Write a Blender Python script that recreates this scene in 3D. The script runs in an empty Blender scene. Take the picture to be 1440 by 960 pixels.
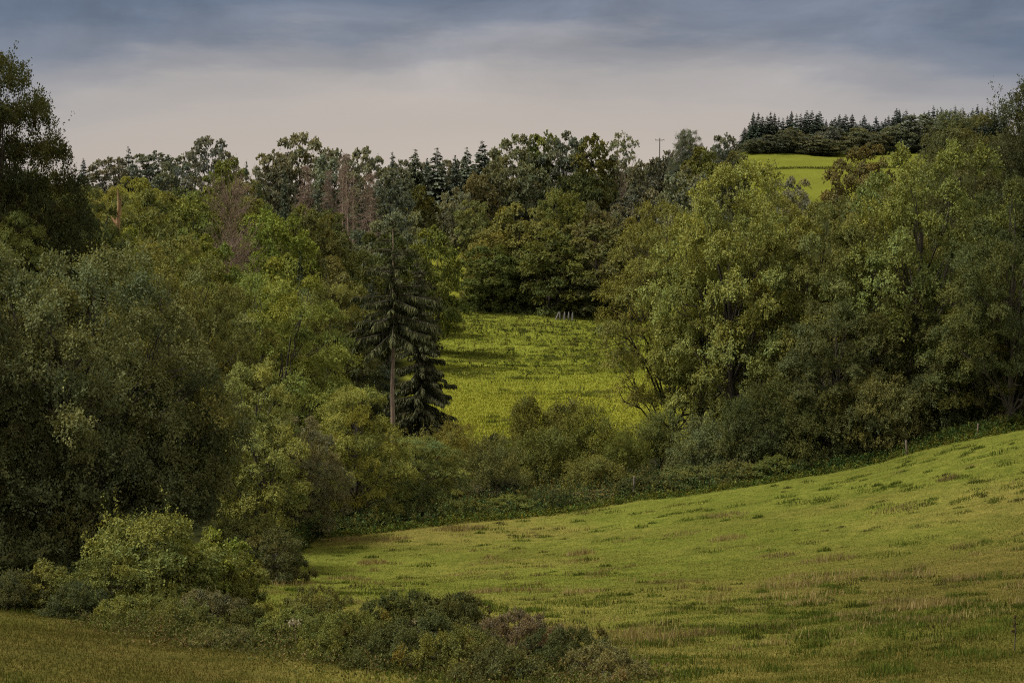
import bpy, math, random
import numpy as np

SC = bpy.context.scene
COL = SC.collection
random.seed(7)
RNG = np.random.default_rng(11)

# ------------------------------------------------------------------ camera
F = 2000.0                       # focal length in pixels of a 1440 px wide frame
PITCH = math.radians(4.29)
CP, SP = math.cos(PITCH), math.sin(PITCH)
cam_d = bpy.data.cameras.new('camera'); cam = bpy.data.objects.new('camera', cam_d)
COL.objects.link(cam); SC.camera = cam
cam_d.sensor_width = 36; cam_d.lens = 36 * F / 1440
cam_d.clip_start = 0.3; cam_d.clip_end = 20000
cam.location = (0, 0, 0); cam.rotation_euler = (math.radians(90) - PITCH, 0, 0)

def uv(px, py):                   # bearing and slope of a sight line (numpy ok)
    x = (px - 720) / F; y = -(py - 480) / F
    den = CP + y * SP
    return x / den, (-SP + y * CP) / den

# ------------------------------------------------------------------ terrain as a survey of heights
SURVEY = {
 -150: [(22,950),(34,858),(45,830),(62,790),(100,600),(150,440),(250,322),(450,255),(700,240),(1500,255)],
 0:   [(22,960),(34,862),(45,842),(62,805),(100,620),(150,460),(250,335),(450,270),(700,255),(1500,268)],
 300: [(24,955),(27,930),(45,850),(85,742),(120,655),(200,500),(300,395),(450,305),(700,275),(1500,280)],
 440: [(24,960),(45,857),(87,752),(125,645),(200,512),(300,425),(450,312),(700,282),(1500,285)],
 640: [(25,960),(45,860),(90,735),(115,672),(150,600),(200,530),(310,434),(370,390),(480,305),(700,285),(1500,285)],
 740: [(25,960),(45,860),(92,727),(112,672),(150,598),(200,535),(250,485),(305,440),(360,398),(420,325),(480,290),(700,272),(1500,270)],
 900: [(25,960),(45,850),(95,703),(115,660),(150,596),(200,530),(300,450),(420,325),(550,296),(800,276),(1500,265)],
 965:[(25,960),(45,848),(95,696),(115,654),(150,590),(200,524),(300,440),(420,330),(600,296),(800,272),(1500,262)],
 1035:[(24,960),(45,846),(95,686),(120,638),(200,516),(300,425),(420,328),(600,290),(690,267),(860,221),(1000,209),(1500,205)],
 1150:[(24,960),(45,840),(95,667),(120,622),(200,505),(300,405),(420,332),(600,284),(690,264),(860,220),(1000,206),(1500,200)],
 1280:[(23,960),(42,838),(95,635),(120,590),(200,480),(300,385),(420,325),(600,280),(690,262),(860,219),(1000,203),(1500,196)],
 1440:[(22,960),(40,832),(70,690),(90,602),(110,565),(150,490),(300,360),(600,265),(860,218),(1000,202),(1500,194)],
 1600:[(22,950),(40,815),(70,650),(90,575),(150,470),(300,345),(600,255),(860,214),(1000,198),(1500,190)],
}
pts = []
for px, rows in SURVEY.items():
    for Y, py in rows:
        u, v = uv(px, py); pts.append((u, math.log(Y), v))
    u, _ = uv(px, 800)
    for Y, z in ((2.5, -2.0), (6, -3.4), (12, -5.3)):
        pts.append((u, math.log(Y), z / Y))
    pts.append((u, math.log(5000), -0.012))
pts = np.array(pts)
PA = np.stack([pts[:, 0] * 2.6, pts[:, 1]], 1)
def _k(r2): return np.where(r2 > 1e-12, 0.5 * r2 * np.log(np.maximum(r2, 1e-12)), 0.0)
n = len(PA)
K = _k(((PA[:, None] - PA[None]) ** 2).sum(-1)) + np.eye(n) * 1e-4
P = np.concatenate([np.ones((n, 1)), PA], 1)
M = np.block([[K, P], [P.T, np.zeros((3, 3))]])
WC = np.linalg.solve(M, np.concatenate([pts[:, 2], np.zeros(3)]))

def hash2(ix, iy, s):
    h = (ix * 374761393 + iy * 668265263 + s * 974711) & 0xFFFFFFFF
    h = ((h ^ (h >> 13)) * 1274126177) & 0xFFFFFFFF
    return ((h ^ (h >> 16)) & 0xFFFF) / 65535.0
def vnoise(x, y, s=0):
    x = np.asarray(x, float); y = np.asarray(y, float)
    ix = np.floor(x).astype(np.int64); iy = np.floor(y).astype(np.int64)
    fx = x - ix; fy = y - iy
    fx = fx * fx * (3 - 2 * fx); fy = fy * fy * (3 - 2 * fy)
    a = hash2(ix, iy, s); b = hash2(ix + 1, iy, s); c = hash2(ix, iy + 1, s); d = hash2(ix + 1, iy + 1, s)
    return (a * (1 - fx) + b * fx) * (1 - fy) + (c * (1 - fx) + d * fx) * fy
def fbm(x, y, s=0, o=3):
    t = 0; a = 0.5; q = 0
    for i in range(o):
        t = t + a * vnoise(x * 2 ** i + 17.3 * i, y * 2 ** i - 9.1 * i, s + i); q += a; a *= .5
    return t / q

def ground(X, Y):                 # terrain height; ahead of the viewer by the survey, behind by mirroring the bearing
    X = np.asarray(X, float); Y = np.asarray(Y, float)
    sh = X.shape; X = X.ravel(); Y = Y.ravel()
    rad = np.hypot(X, Y)
    Yc = np.maximum(Y, rad * 0.55); Yc = np.maximum(Yc, 0.8)
    u = np.clip(X / Yc, -0.62, 0.62)
    A = np.stack([u * 2.6, np.log(Yc)], 1)
    v = np.empty(len(X))
    for i in range(0, len(X), 40000):
        a = A[i:i + 40000]
        r2 = ((a[:, None] - PA[None]) ** 2).sum(-1)
        v[i:i + 40000] = _k(r2) @ WC[:n] + WC[n] + a @ WC[n + 1:]
    z = v * Yc
    near = np.clip((Yc - 8) / 10, 0, 1)
    z = z + near * (0.22 * (fbm(X / 3.1, Y / 3.1, 3) - .5) + 0.9 * (fbm(X / 17., Y / 17., 5) - .5) * np.clip(Yc / 120, .3, .4))
    return z.reshape(sh)
def gz(x, y): return float(ground(np.array([x]), np.array([y]))[0])

EDGE_PX = np.array([-200, 0, 150, 300, 400, 440, 640, 900, 1150, 1280, 1440, 1700.])
EDGE_Y = np.array([34, 36, 40, 52, 72, 86, 90.5, 95.5, 95, 94.5, 90, 82.])
def edge(u): return np.interp(u * F + 720, EDGE_PX, EDGE_Y)

# ------------------------------------------------------------------ materials
def new_mat(name):
    m = bpy.data.materials.new(name); m.use_nodes = True
    nt = m.node_tree; nt.nodes.clear()
    out = nt.nodes.new('ShaderNodeOutputMaterial')
    return m, nt, out
def N(nt, t, **kw):
    nd = nt.nodes.new(t)
    for k, v in kw.items(): setattr(nd, k, v)
    return nd
def mixrgb(nt, mode, a, b, fac=1.0):
    m = nt.nodes.new('ShaderNodeMix'); m.data_type = 'RGBA'; m.blend_type = mode
    m.inputs[0].default_value = fac if not hasattr(fac, 'links') else 0
    if hasattr(fac, 'links'): nt.links.new(fac, m.inputs[0])
    for sock, v in ((m.inputs[6], a), (m.inputs[7], b)):
        if hasattr(v, 'links'): nt.links.new(v, sock)
        else: sock.default_value = v
    return m.outputs[2]

def foliage_mat(name, trans=0.35, gloss=0.06, rough=.55):
    m, nt, out = new_mat(name)
    oi = N(nt, 'ShaderNodeObjectInfo'); at = N(nt, 'ShaderNodeAttribute', attribute_name='tint')
    c = mixrgb(nt, 'MULTIPLY', oi.outputs['Color'], at.outputs['Color'])
    d = N(nt, 'ShaderNodeBsdfDiffuse'); nt.links.new(c, d.inputs[0])
    t = N(nt, 'ShaderNodeBsdfTranslucent')
    ct = mixrgb(nt, 'MULTIPLY', c, (1.25, 1.15, .55, 1)); nt.links.new(ct, t.inputs[0])
    mx = N(nt, 'ShaderNodeMixShader'); mx.inputs[0].default_value = trans
    nt.links.new(d.outputs[0], mx.inputs[1]); nt.links.new(t.outputs[0], mx.inputs[2])
    if not gloss:
        nt.links.new(mx.outputs[0], out.inputs[0]); return m
    g = N(nt, 'ShaderNodeBsdfGlossy'); g.inputs['Roughness'].default_value = rough
    g.inputs[0].default_value = (.9, .95, 1, 1)
    m2 = N(nt, 'ShaderNodeMixShader'); m2.inputs[0].default_value = gloss
    nt.links.new(mx.outputs[0], m2.inputs[1]); nt.links.new(g.outputs[0], m2.inputs[2])
    nt.links.new(m2.outputs[0], out.inputs[0])
    return m
M_LEAF = foliage_mat('leaf', .24, 0)
M_NEEDLE = foliage_mat('needle', .1, 0)
M_GRASS = foliage_mat('grass_blade', .3, 0)

def bark_mat(name, c1, c2, scale=6):
    m, nt, out = new_mat(name)
    tc = N(nt, 'ShaderNodeTexCoord'); mp = N(nt, 'ShaderNodeMapping'); mp.inputs['Scale'].default_value = (scale, scale, scale * .25)
    nt.links.new(tc.outputs['Object'], mp.inputs[0])
    no = N(nt, 'ShaderNodeTexNoise'); no.inputs['Scale'].default_value = 1; no.inputs['Detail'].default_value = 6
    nt.links.new(mp.outputs[0], no.inputs[0])
    r = N(nt, 'ShaderNodeValToRGB'); r.color_ramp.elements[0].position = .3; r.color_ramp.elements[1].position = .7
    r.color_ramp.elements[0].color = (*c1, 1); r.color_ramp.elements[1].color = (*c2, 1)
    nt.links.new(no.outputs[0], r.inputs[0])
    b = N(nt, 'ShaderNodeBsdfPrincipled'); b.inputs['Roughness'].default_value = .9
    nt.links.new(r.outputs[0], b.inputs['Base Color'])
    bu = N(nt, 'ShaderNodeBump'); bu.inputs['Strength'].default_value = .6; bu.inputs['Distance'].default_value = .03
    nt.links.new(no.outputs[0], bu.inputs['Height']); nt.links.new(bu.outputs[0], b.inputs['Normal'])
    nt.links.new(b.outputs[0], out.inputs[0])
    return m
M_BARK = bark_mat('dark_bark', (.028, .024, .016), (.075, .062, .042))
M_PALE = bark_mat('pale_bark', (.17, .12, .088), (.36, .265, .195))
M_SNAG = bark_mat('snag_wood', (.17, .095, .045), (.40, .24, .12))
M_DEAD = bark_mat('dead_twig', (.14, .096, .068), (.25, .178, .13))
M_POST = bark_mat('post_wood', (.075, .06, .045), (.16, .13, .10), 14)
M_STAKE = bark_mat('grey_wood', (.08, .078, .07), (.16, .155, .145), 10)

def white_mat():
    m, nt, out = new_mat('white_paint')
    tc = N(nt, 'ShaderNodeTexCoord'); no = N(nt, 'ShaderNodeTexNoise'); no.inputs['Scale'].default_value = 2
    nt.links.new(tc.outputs['Object'], no.inputs[0])
    c = mixrgb(nt, 'MIX', (.62, .62, .6, 1), (.8, .8, .78, 1), no.outputs[0])
    b = N(nt, 'ShaderNodeBsdfPrincipled'); b.inputs['Roughness'].default_value = .6
    nt.links.new(c, b.inputs['Base Color']); nt.links.new(b.outputs[0], out.inputs[0]); return m
M_WHITE = white_mat()

def soil_mat():
    m, nt, out = new_mat('pasture_ground')
    at = N(nt, 'ShaderNodeAttribute', attribute_name='tint')
    tc = N(nt, 'ShaderNodeTexCoord')
    n1 = N(nt, 'ShaderNodeTexNoise'); n1.inputs['Scale'].default_value = 1.1; n1.inputs['Detail'].default_value = 8; n1.inputs['Roughness'].default_value = .65
    n2 = N(nt, 'ShaderNodeTexNoise'); n2.inputs['Scale'].default_value = 9; n2.inputs['Detail'].default_value = 5
    nt.links.new(tc.outputs['Object'], n1.inputs[0]); nt.links.new(tc.outputs['Object'], n2.inputs[0])
    r1 = N(nt, 'ShaderNodeValToRGB'); r1.color_ramp.elements[0].position = .3; r1.color_ramp.elements[1].position = .72
    r1.color_ramp.elements[0].color = (.62, .7, .6, 1); r1.color_ramp.elements[1].color = (1.3, 1.18, 1.2, 1)
    nt.links.new(n1.outputs[0], r1.inputs[0])
    r2 = N(nt, 'ShaderNodeValToRGB'); r2.color_ramp.elements[0].position = .3; r2.color_ramp.elements[1].position = .75
    r2.color_ramp.elements[0].color = (.6, .62, .55, 1); r2.color_ramp.elements[1].color = (1.3, 1.28, 1.25, 1)
    nt.links.new(n2.outputs[0], r2.inputs[0])
    c = mixrgb(nt, 'MULTIPLY', at.outputs['Color'], r1.outputs[0]); c = mixrgb(nt, 'MULTIPLY', c, r2.outputs[0])
    d = N(nt, 'ShaderNodeBsdfDiffuse'); nt.links.new(c, d.inputs[0])
    bu = N(nt, 'ShaderNodeBump'); bu.inputs['Strength'].default_value = .7; bu.inputs['Distance'].default_value = .25
    nt.links.new(n1.outputs[0], bu.inputs['Height']); nt.links.new(bu.outputs[0], d.inputs['Normal'])
    nt.links.new(d.outputs[0], out.inputs[0]); return m
M_SOIL = soil_mat()

# ------------------------------------------------------------------ mesh helpers
def make_mesh(name, V, FC, mat, tint=None, smooth=False):
    """V (n,3); FC list of (k, side) index arrays."""
    me = bpy.data.meshes.new(name)
    me.vertices.add(len(V)); me.vertices.foreach_set('co', np.ascontiguousarray(V, dtype=np.float32).ravel())
    FC = [f for f in FC if len(f)]
    nl = sum(f.size for f in FC); npoly = sum(len(f) for f in FC)
    me.loops.add(nl); me.loops.foreach_set('vertex_index', np.concatenate([f.ravel() for f in FC]).astype(np.int32))
    me.polygons.add(npoly)
    tot = np.concatenate([np.full(len(f), f.shape[1]) for f in FC]); st = np.concatenate([[0], np.cumsum(tot)[:-1]])
    me.polygons.foreach_set('loop_start', st.astype(np.int32))
    if smooth: me.polygons.foreach_set('use_smooth', np.ones(npoly, dtype=bool))
    if tint is not None:
        a = me.attributes.new('tint', 'FLOAT_COLOR', 'POINT')
        t4 = np.ones((len(V), 4), dtype=np.float32); t4[:, :3] = tint
        a.data.foreach_set('color', t4.ravel())
    me.materials.append(mat); me.update(); me.validate()
    return me

def unit(v): return v / np.maximum(np.linalg.norm(v, axis=-1, keepdims=True), 1e-9)
def rdir(rng, k): return unit(rng.normal(size=(k, 3)))

def leaves(rng, Pt, D, Nn, L, wid, tint):
    """one folded rhombic leaf per point"""
    D = unit(D); W = unit(np.cross(D, Nn)); Nn = np.cross(W, D)
    L = L[:, None]
    V = np.stack([Pt, Pt + D * L * .5 + W * L * wid + Nn * L * .08, Pt + D * L, Pt + D * L * .5 - W * L * wid + Nn * L * .08], 1).reshape(-1, 3)
    Q = np.arange(len(Pt) * 4).reshape(-1, 4)
    return V, Q, np.repeat(tint, 4, axis=0)

class Tubes:
    def __init__(s): s.V = []; s.Q = []; s.n = 0
    def add(s, pts, rad, sides=6):
        pts = np.asarray(pts, float); k = len(pts); rad = np.asarray(rad, float)
        T = unit(np.gradient(pts, axis=0))
        ref = np.where(np.abs(T[:, 2:3]) > .9, np.array([[1., 0, 0]]), np.array([[0, 0, 1.]]))
        A = unit(np.cross(T, ref)); B = np.cross(T, A)
        th = np.linspace(0, 2 * np.pi, sides, endpoint=False)
        ring = pts[:, None] + rad[:, None, None] * (A[:, None] * np.cos(th)[None, :, None] + B[:, None] * np.sin(th)[None, :, None])
        s.V.append(ring.reshape(-1, 3))
        i = np.arange(k - 1)[:, None] * sides; j = np.arange(sides)[None]; j2 = (j + 1) % sides
        q = np.stack([i + j, i + j2, i + sides + j2, i + sides + j], -1).reshape(-1, 4) + s.n
        s.Q.append(q); s.n += k * sides
    def mesh(s, name, mat): return make_mesh(name, np.concatenate(s.V), [np.concatenate(s.Q)], mat, smooth=True)

def limb(rng, a, b, k=6, sag=.0, wob=.04):
    t = np.linspace(0, 1, k)[:, None]; a = np.asarray(a, float); b = np.asarray(b, float)
    L = np.linalg.norm(b - a)
    mid = (a + b) / 2 + np.array([0, 0, sag * L])
    p = (1 - t) ** 2 * a + 2 * t * (1 - t) * mid + t ** 2 * b
    w = rng.normal(size=(k, 3)) * wob * L; w[0] = 0; w[-1] = 0
    return p + w

def tint_of(rng, k, b, y=None):
    y = rng.normal(size=k) * .5 if y is None else y
    b = b[:, None]
    return np.clip(b * np.stack([1 + .11 * y, 1 + .03 * y, 1 - .12 * y], 1), .05, 3)

PROTO = {}
def broad(key, seed, H, R, base=.12, ncl=80, cr=1.6, nspr=40, nlf=14, leaf=.15, flat=.75, droop=.15, peak=.4, lobes=.2,
          wid=.36, stems=1, spray=.5, fork=.3, bark=None, inner=.45, tr=.022, spike=0.0, limbs=True, dead_tip=0.0, shoots=0.0, zvar=.12):
    rng = np.random.default_rng(seed)
    b = base * H
    # clump centres: spread evenly over a lumpy dome by keeping the candidate farthest from those already kept
    ph = rng.random(4) * 6.28
    def prof(t):
        return np.where(t > peak, np.clip(1 - (np.abs(t - peak) / (1.03 - peak)) ** 2.4, 0, 1) ** .5, .6 + .4 * np.sin(np.clip(t / max(peak, .01), 0, 1) * np.pi / 2))
    cand = ncl * 14
    t = rng.random(cand); az = rng.random(cand) * 2 * np.pi
    lob = 1 + lobes * (np.sin(2 * az + ph[0] + 3 * t) * .5 + np.sin(3 * az + ph[1] - 4 * t) * .6 + np.sin(5 * az + ph[2] + 6 * t) * .3)
    wgt = prof(t) + .25; ok = rng.random(cand) < wgt / wgt.max(); t, az, lob = t[ok], az[ok], lob[ok]; cand = len(t)
    rf = np.where(rng.random(cand) < .85, .68 + .4 * rng.random(cand), inner + (1 - inner) * rng.random(cand))
    rr = np.maximum(R * prof(t) * lob * rf - cr * .5, 0)
    zt = b + (H - b) * t * (1 + .12 * lobes * np.sin(2 * az + ph[3])) * (1 - zvar * rng.random(cand) ** 1.5)
    CC = np.stack([rr * np.cos(az), rr * np.sin(az), np.clip(zt, b + cr * .3, H - cr * .6 * flat)], 1)
    sel = [0]; dm_ = np.linalg.norm(CC - CC[0], axis=1)
    for _ in range(ncl - 1):
        j = int(np.argmax(dm_ * (.75 + .5 * rng.random(cand)))); sel.append(j); dm_ = np.minimum(dm_, np.linalg.norm(CC - CC[j], axis=1))
    C = CC[sel]; t = t[sel]
    crr = cr * (.6 + .7 * rng.random(ncl)) * (1 - .22 * t)
    # sprays on the upper and outer shell of every clump
    k = ncl * nspr; ci = np.repeat(np.arange(ncl), nspr)
    outw = unit(C - np.array([0, 0, b + (H - b) * .3]))
    d = unit(rng.normal(size=(k, 3)) * .75 + outw[ci] * .5 + np.array([0, 0, .55])); d[:, 2] = np.where(d[:, 2] < -.3, -.5 * d[:, 2], d[:, 2])
    rad = .72 + .3 * rng.random(k); lo = rng.random(k) < .09; rad[lo] *= rng.random(lo.sum())
    rad = rad * (1 + .16 * np.sin(5 * d[:, 0] + 7 * C[ci, 0]) + .16 * np.sin(6 * d[:, 1] + 5 * C[ci, 2]) + .12 * np.sin(7 * d[:, 2] + 3 * C[ci, 1]))
    if spike: rad = rad * (1 + spike * (rng.random(k) < .10) * rng.random(k) * 1.6)
    S = C[ci] + d * (crr[ci] * rad)[:, None] * np.array([1, 1, flat])
    S[:, 2] -= droop * np.linalg.norm((S - C[ci])[:, :2], axis=1)
    S[:, 2] = np.maximum(S[:, 2], .05)
    sd = unit(d * np.array([1, 1, .5]) + np.array([0, 0, .15 - droop * 1.5]) + rng.normal(size=(k, 3)) * .4)
    sb = (.82 + .36 * rng.random(ncl))[ci] * (.86 + .28 * rng.random(k))
    sy = (rng.normal(size=ncl) * .5)[ci] + rng.normal(size=k) * .4
    # leaves
    m = k * nlf; si = np.repeat(np.arange(k), nlf)
    slen = spray * (.7 + .6 * rng.random(k)) * min(cr, 1.2)
    along = rng.random(m); jt = np.full(k, .22)
    if shoots:
        lg = rng.random(k) < shoots
        slen[lg] *= 1.5 + 2.5 * rng.random(lg.sum()); jt[lg] = .05
        sd[lg] = unit(outw[ci][lg] * .7 + np.array([0, 0, .8]) + rng.normal(size=(lg.sum(), 3)) * .45)
    Pt = S[si] + sd[si] * (along * slen[si])[:, None] + rng.normal(size=(m, 3)) * (slen[si] * jt[si] * (1.1 - .6 * along))[:, None]
    Pt[:, 2] = np.maximum(Pt[:, 2], .03)
    D = unit(sd[si] * .7 + rng.normal(size=(m, 3)) * .7 + np.array([0, 0, -droop]))
    Nn = unit(np.array([0, 0, .4]) + d[si] * 1.0 + rng.normal(size=(m, 3)) * .42)
    L = leaf * (.65 + .7 * rng.random(m))
    T = tint_of(rng, m, sb[si] * (.84 + .32 * rng.random(m)), sy[si] + rng.normal(size=m) * .25)
    if dead_tip:
        dm = (rng.random(ncl) < dead_tip)[ci][si]
        T[dm] *= np.array([1.25, .95, .8])
    V, Q, T = leaves(rng, Pt, D, Nn, L, wid, T)
    crown = make_mesh(key + '_crown', V, [Q], M_LEAF, T)
    # wood
    tb = Tubes(); r0 = tr * H
    for s in range(stems):
        a0 = rng.random() * 6.28; off = 0 if stems == 1 else R * .12
        x0 = np.array([off * math.cos(a0), off * math.sin(a0), -.3])
        lean = rng.normal(size=2) * .05 * H + (0 if stems == 1 else 1) * R * .3 * np.array([math.cos(a0), math.sin(a0)])
        top = np.array([lean[0], lean[1], H * (.8 if stems == 1 else .6 + .2 * rng.random())])
        tp = limb(rng, x0, top, 9, 0, .012)
        tb.add(tp, r0 / (stems ** .5) * np.linspace(1, .22, 9) ** .8 * np.array([1.35] + [1] * 8), 8)
        if limbs:
            for i in range(s, ncl, 2 * stems):
                h = max(min(C[i, 2] * (.35 + .4 * rng.random()), H * .7), fork * H * .6)
                j = np.interp(h, tp[:, 2], np.arange(9)); st = tp[int(min(j, 8))]
                L_ = np.linalg.norm(C[i] - st)
                tb.add(limb(rng, st, C[i], 6, .12 - droop * .3, .035), np.linspace(1, .18, 6) * (.012 * L_ + .02), 5)
                for q in range(2):
                    e = C[i] + rdir(rng, 1)[0] * crr[i] * .9
                    tb.add(limb(rng, C[i] * .6 + st * .4, e, 4, .05, .05), np.linspace(.6, .12, 4) * (.008 * L_ + .012), 4)
    wood = tb.mesh(key + '_trunk', bark or M_BARK)
    PROTO[key] = dict(H=float(np.quantile(V[:, 2], .998)), R=float(np.quantile(np.hypot(V[:, 0], V[:, 1]), .96)), crown=crown, trunk=wood)

def conifer(key, seed, H, R, base=.08, whorls=26, per=7, cards=26, size=.5, wid=.16, droop=.35, power=.8, bark=None, gap=.0, hang=.4, tr=.012, jit=.5, lop=0.0, lv=.5):
    rng = np.random.default_rng(seed)
    hs = base * H + (H * .985 - base * H) * (np.arange(whorls) + rng.random(whorls) * .6) / whorls
    Vs, Qs, Ts, n0 = [], [], [], 0
    tb = Tubes()
    tp = limb(rng, (0, 0, -.3), (rng.normal() * .01 * H, rng.normal() * .01 * H, H), 10, 0, .0025)
    lb = Tubes()
    tb.add(tp, tr * H * np.linspace(1, .1, 10) * np.array([1.3] + [1] * 9), 8)
    for h0 in hs:
        for q in range(per):
            h = min(max(h0 + rng.normal() * jit * H / whorls, base * H), H * .99); t = (h / H - base) / (1 - base)
            if rng.random() < gap: continue
            a = rng.random() * 6.28
            L = R * max((1 - t), .03) ** power * (1.15 - lv + lv * rng.random())
            if lop: L *= 1 + lop * math.cos(a)
            L = max(L, .12)
            st = np.array([np.interp(h, tp[:, 2], tp[:, 0]), np.interp(h, tp[:, 2], tp[:, 1]), h + rng.normal() * .01 * H])
            up = .25 * t; dr = droop * (.5 + rng.random())
            s = np.linspace(0, 1, 5)[:, None]
            dirh = np.array([math.cos(a), math.sin(a), 0])
            bp = st + dirh * L * s + np.array([0, 0, 1]) * L * (up * s - dr * (1 - .5 * t) * s ** 1.3 + .22 * dr * s ** 3)
            lb.add(bp, np.linspace(1, .15, 5) * (.008 * L + .012), 4)
            m = max(4, int(cards * (.25 + L / R)))
            u = rng.random(m) ** .75
            j = u * 4; i0 = np.minimum(j.astype(int), 3); f = (j - i0)[:, None]
            p = bp[i0] * (1 - f) + bp[i0 + 1] * f
            side = np.array([-dirh[1], dirh[0], 0]) * rng.choice([-1, 1], m)[:, None]
            D = unit(dirh * (.35 + .4 * u[:, None]) + side * (.75 - .4 * u[:, None]) + np.array([0, 0, -hang]) * (.4 + rng.random(m)[:, None]) + rng.normal(size=(m, 3)) * .2)
            Nn = unit(np.array([0, 0, 1.]) + rng.normal(size=(m, 3)) * .5)
            Ls = size * (.6 + .7 * rng.random(m)) * (.22 + .88 * (1 - t) ** .8)
            T = tint_of(rng, m, (.7 + .6 * rng.random(m)) * (.75 + .5 * u))
            V, Q, T = leaves(rng, p, D, Nn, Ls, wid, T)
            Vs.append(V); Qs.append(Q + n0); Ts.append(T); n0 += len(V)
    V = np.concatenate(Vs)
    VL = np.concatenate(lb.V); QL = np.concatenate(lb.Q) + n0; nq = n0 // 4
    crown = make_mesh(key + '_crown', np.concatenate([V, VL]), [np.concatenate(Qs + [QL])], M_NEEDLE, np.concatenate(Ts + [np.ones((len(VL), 3))]))
    crown.materials.append(M_BARK)
    mi = np.zeros(len(crown.polygons), dtype=np.int32); mi[nq:] = 1; crown.polygons.foreach_set('material_index', mi)
    PROTO[key] = dict(H=H, R=float(np.quantile(np.hypot(V[:, 0], V[:, 1]), .98)), crown=crown, trunk=tb.mesh(key + '_trunk', bark or M_BARK), fixed=True)

def dead(key, seed, H, R, base=.3, nb=70, tw=10, thick=.03, trunk_mat=None, upright=.2, power=.7, twl=.9):
    rng = np.random.default_rng(seed)
    tb = Tubes(); tp = limb(rng, (0, 0, -.3), (rng.normal() * .02 * H, 0, H), 8, 0, .008)
    tb.add(tp, .011 * H * np.linspace(1, .15, 8), 7)
    tw_ = Tubes()
    for i in range(nb):
        h = H * (base + (1 - base) * rng.random() ** .9); t = (h / H - base) / (1 - base)
        a = rng.random() * 6.28; L = R * (1 - .85 * t) ** power * (.5 + .6 * rng.random())
        st = np.array([np.interp(h, tp[:, 2], tp[:, 0]), np.interp(h, tp[:, 2], tp[:, 1]), h])
        e = st + np.array([math.cos(a) * L, math.sin(a) * L, L * (upright + rng.normal() * .15)])
        bp = limb(rng, st, e, 5, -.06, .03); tw_.add(bp, np.linspace(1, .35, 5) * thick, 3)
        for q in range(tw):
            s = bp[rng.integers(1, 5)]; e2 = s + (unit(e - st) * .5 + rdir(rng, 1)[0] * .8 + np.array([0, 0, upright - .2])) * twl * (.5 + rng.random())
            tw_.add(limb(rng, s, e2, 3, 0, .06), np.array([.6, .5, .35]) * thick, 3)
    PROTO[key] = dict(H=H, R=R, crown=tw_.mesh(key + '_crown', M_DEAD), trunk=tb.mesh(key + '_trunk', trunk_mat or M_DEAD))

# near trees (50-150 m)
broad('round_a', 1, 20, 8, base=.06, ncl=92, cr=1.78, nspr=66, nlf=19, leaf=0.19, flat=.8, droop=.1, lobes=.25)
broad('round_b', 2, 18, 7.5, base=.05, ncl=88, cr=1.68, nspr=66, nlf=19, leaf=0.18, flat=.72, droop=.15, lobes=.3)
broad('willow', 3, 14, 7, base=.03, ncl=150, cr=1.25, nspr=74, nlf=16, leaf=0.16, flat=.9, droop=.05, peak=.32, lobes=.22, wid=.28, stems=3, spike=.35, shoots=0.006, zvar=0.15)
broad('layered_a', 4, 17, 7, base=.05, ncl=94, cr=1.72, nspr=64, nlf=19, leaf=0.165, flat=.4, droop=.42, lobes=.25, wid=.3)
broad('layered_b', 5, 15, 6.5, base=.03, ncl=92, cr=1.58, nspr=62, nlf=19, leaf=0.155, flat=.45, droop=.3, peak=.35, lobes=.28)
broad('spiky', 6, 24, 8.5, base=.05, ncl=200, cr=1.8, nspr=62, nlf=17, leaf=0.19, flat=1., droop=-.25, peak=.3, lobes=.32, spike=0.45, inner=.25, spray=.7, shoots=0.003, zvar=0.2)
broad('open_low', 7, 18, 7.5, base=.05, ncl=86, cr=1.9, nspr=52, nlf=19, leaf=0.16, flat=.45, droop=.45, peak=.35, lobes=.25, fork=.12, tr=.024)
broad('understorey', 8, 7, 4.5, base=.0, ncl=55, cr=1.4, nspr=50, nlf=17, leaf=0.15, flat=.75, droop=.12, peak=.35, stems=4, tr=.012, shoots=0.008, zvar=0.3)
# middle distance (150-330 m)
for i, (pk, fl, dr) in enumerate(((.4, .75, .12), (.35, .6, .25), (.45, .8, .1), (.5, .65, .3), (.3, .85, 0.))):
    broad('mid_' + 'abcde'[i], 20 + i, 18, 7.5, base=.03, ncl=66, cr=2.1, nspr=46, nlf=15, leaf=.35, flat=fl, droop=dr, peak=pk, lobes=.3)
# far (350 m and beyond)
for i, (pk, fl) in enumerate(((.45, .8), (.4, .7), (.55, .85), (.35, .75))):
    broad('far_' + 'abcd'[i], 40 + i, 20, 8, base=.02, ncl=56, cr=2.4, nspr=28, nlf=12, leaf=.62, flat=fl, droop=.08, peak=pk, lobes=.32)
broad('airy', 50, 22, 6.0, base=.42, ncl=30, cr=1.8, nspr=16, nlf=8, leaf=.6, flat=.8, droop=.05, peak=.5, lobes=.45, bark=M_PALE, fork=.3, tr=.014, inner=.3)
broad('gappy', 51, 19, 9, base=.2, ncl=44, cr=2.3, nspr=20, nlf=8, leaf=.75, flat=.75, droop=.1, peak=.45, lobes=.3, fork=.25)
broad('brushy', 52, 17, 5.5, base=.05, ncl=40, cr=1.5, nspr=18, nlf=7, leaf=.5, flat=1., droop=-.2, peak=.35, lobes=.4, spike=.8, wid=.16)
conifer('fir_far_a', 60, 26, 5.0, whorls=34, per=8, cards=15, size=1.7, wid=.28, droop=.3, power=1.0)
conifer('fir_far_b', 61, 25, 4.4, whorls=34, per=7, cards=15, size=1.6, wid=.28, droop=.2, gap=.1, power=.9)
conifer('fir_wide', 65, 26, 6.2, whorls=34, per=8, cards=17, size=1.9, wid=.28, droop=.35, power=.75, lv=.7, jit=1.0)
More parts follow.
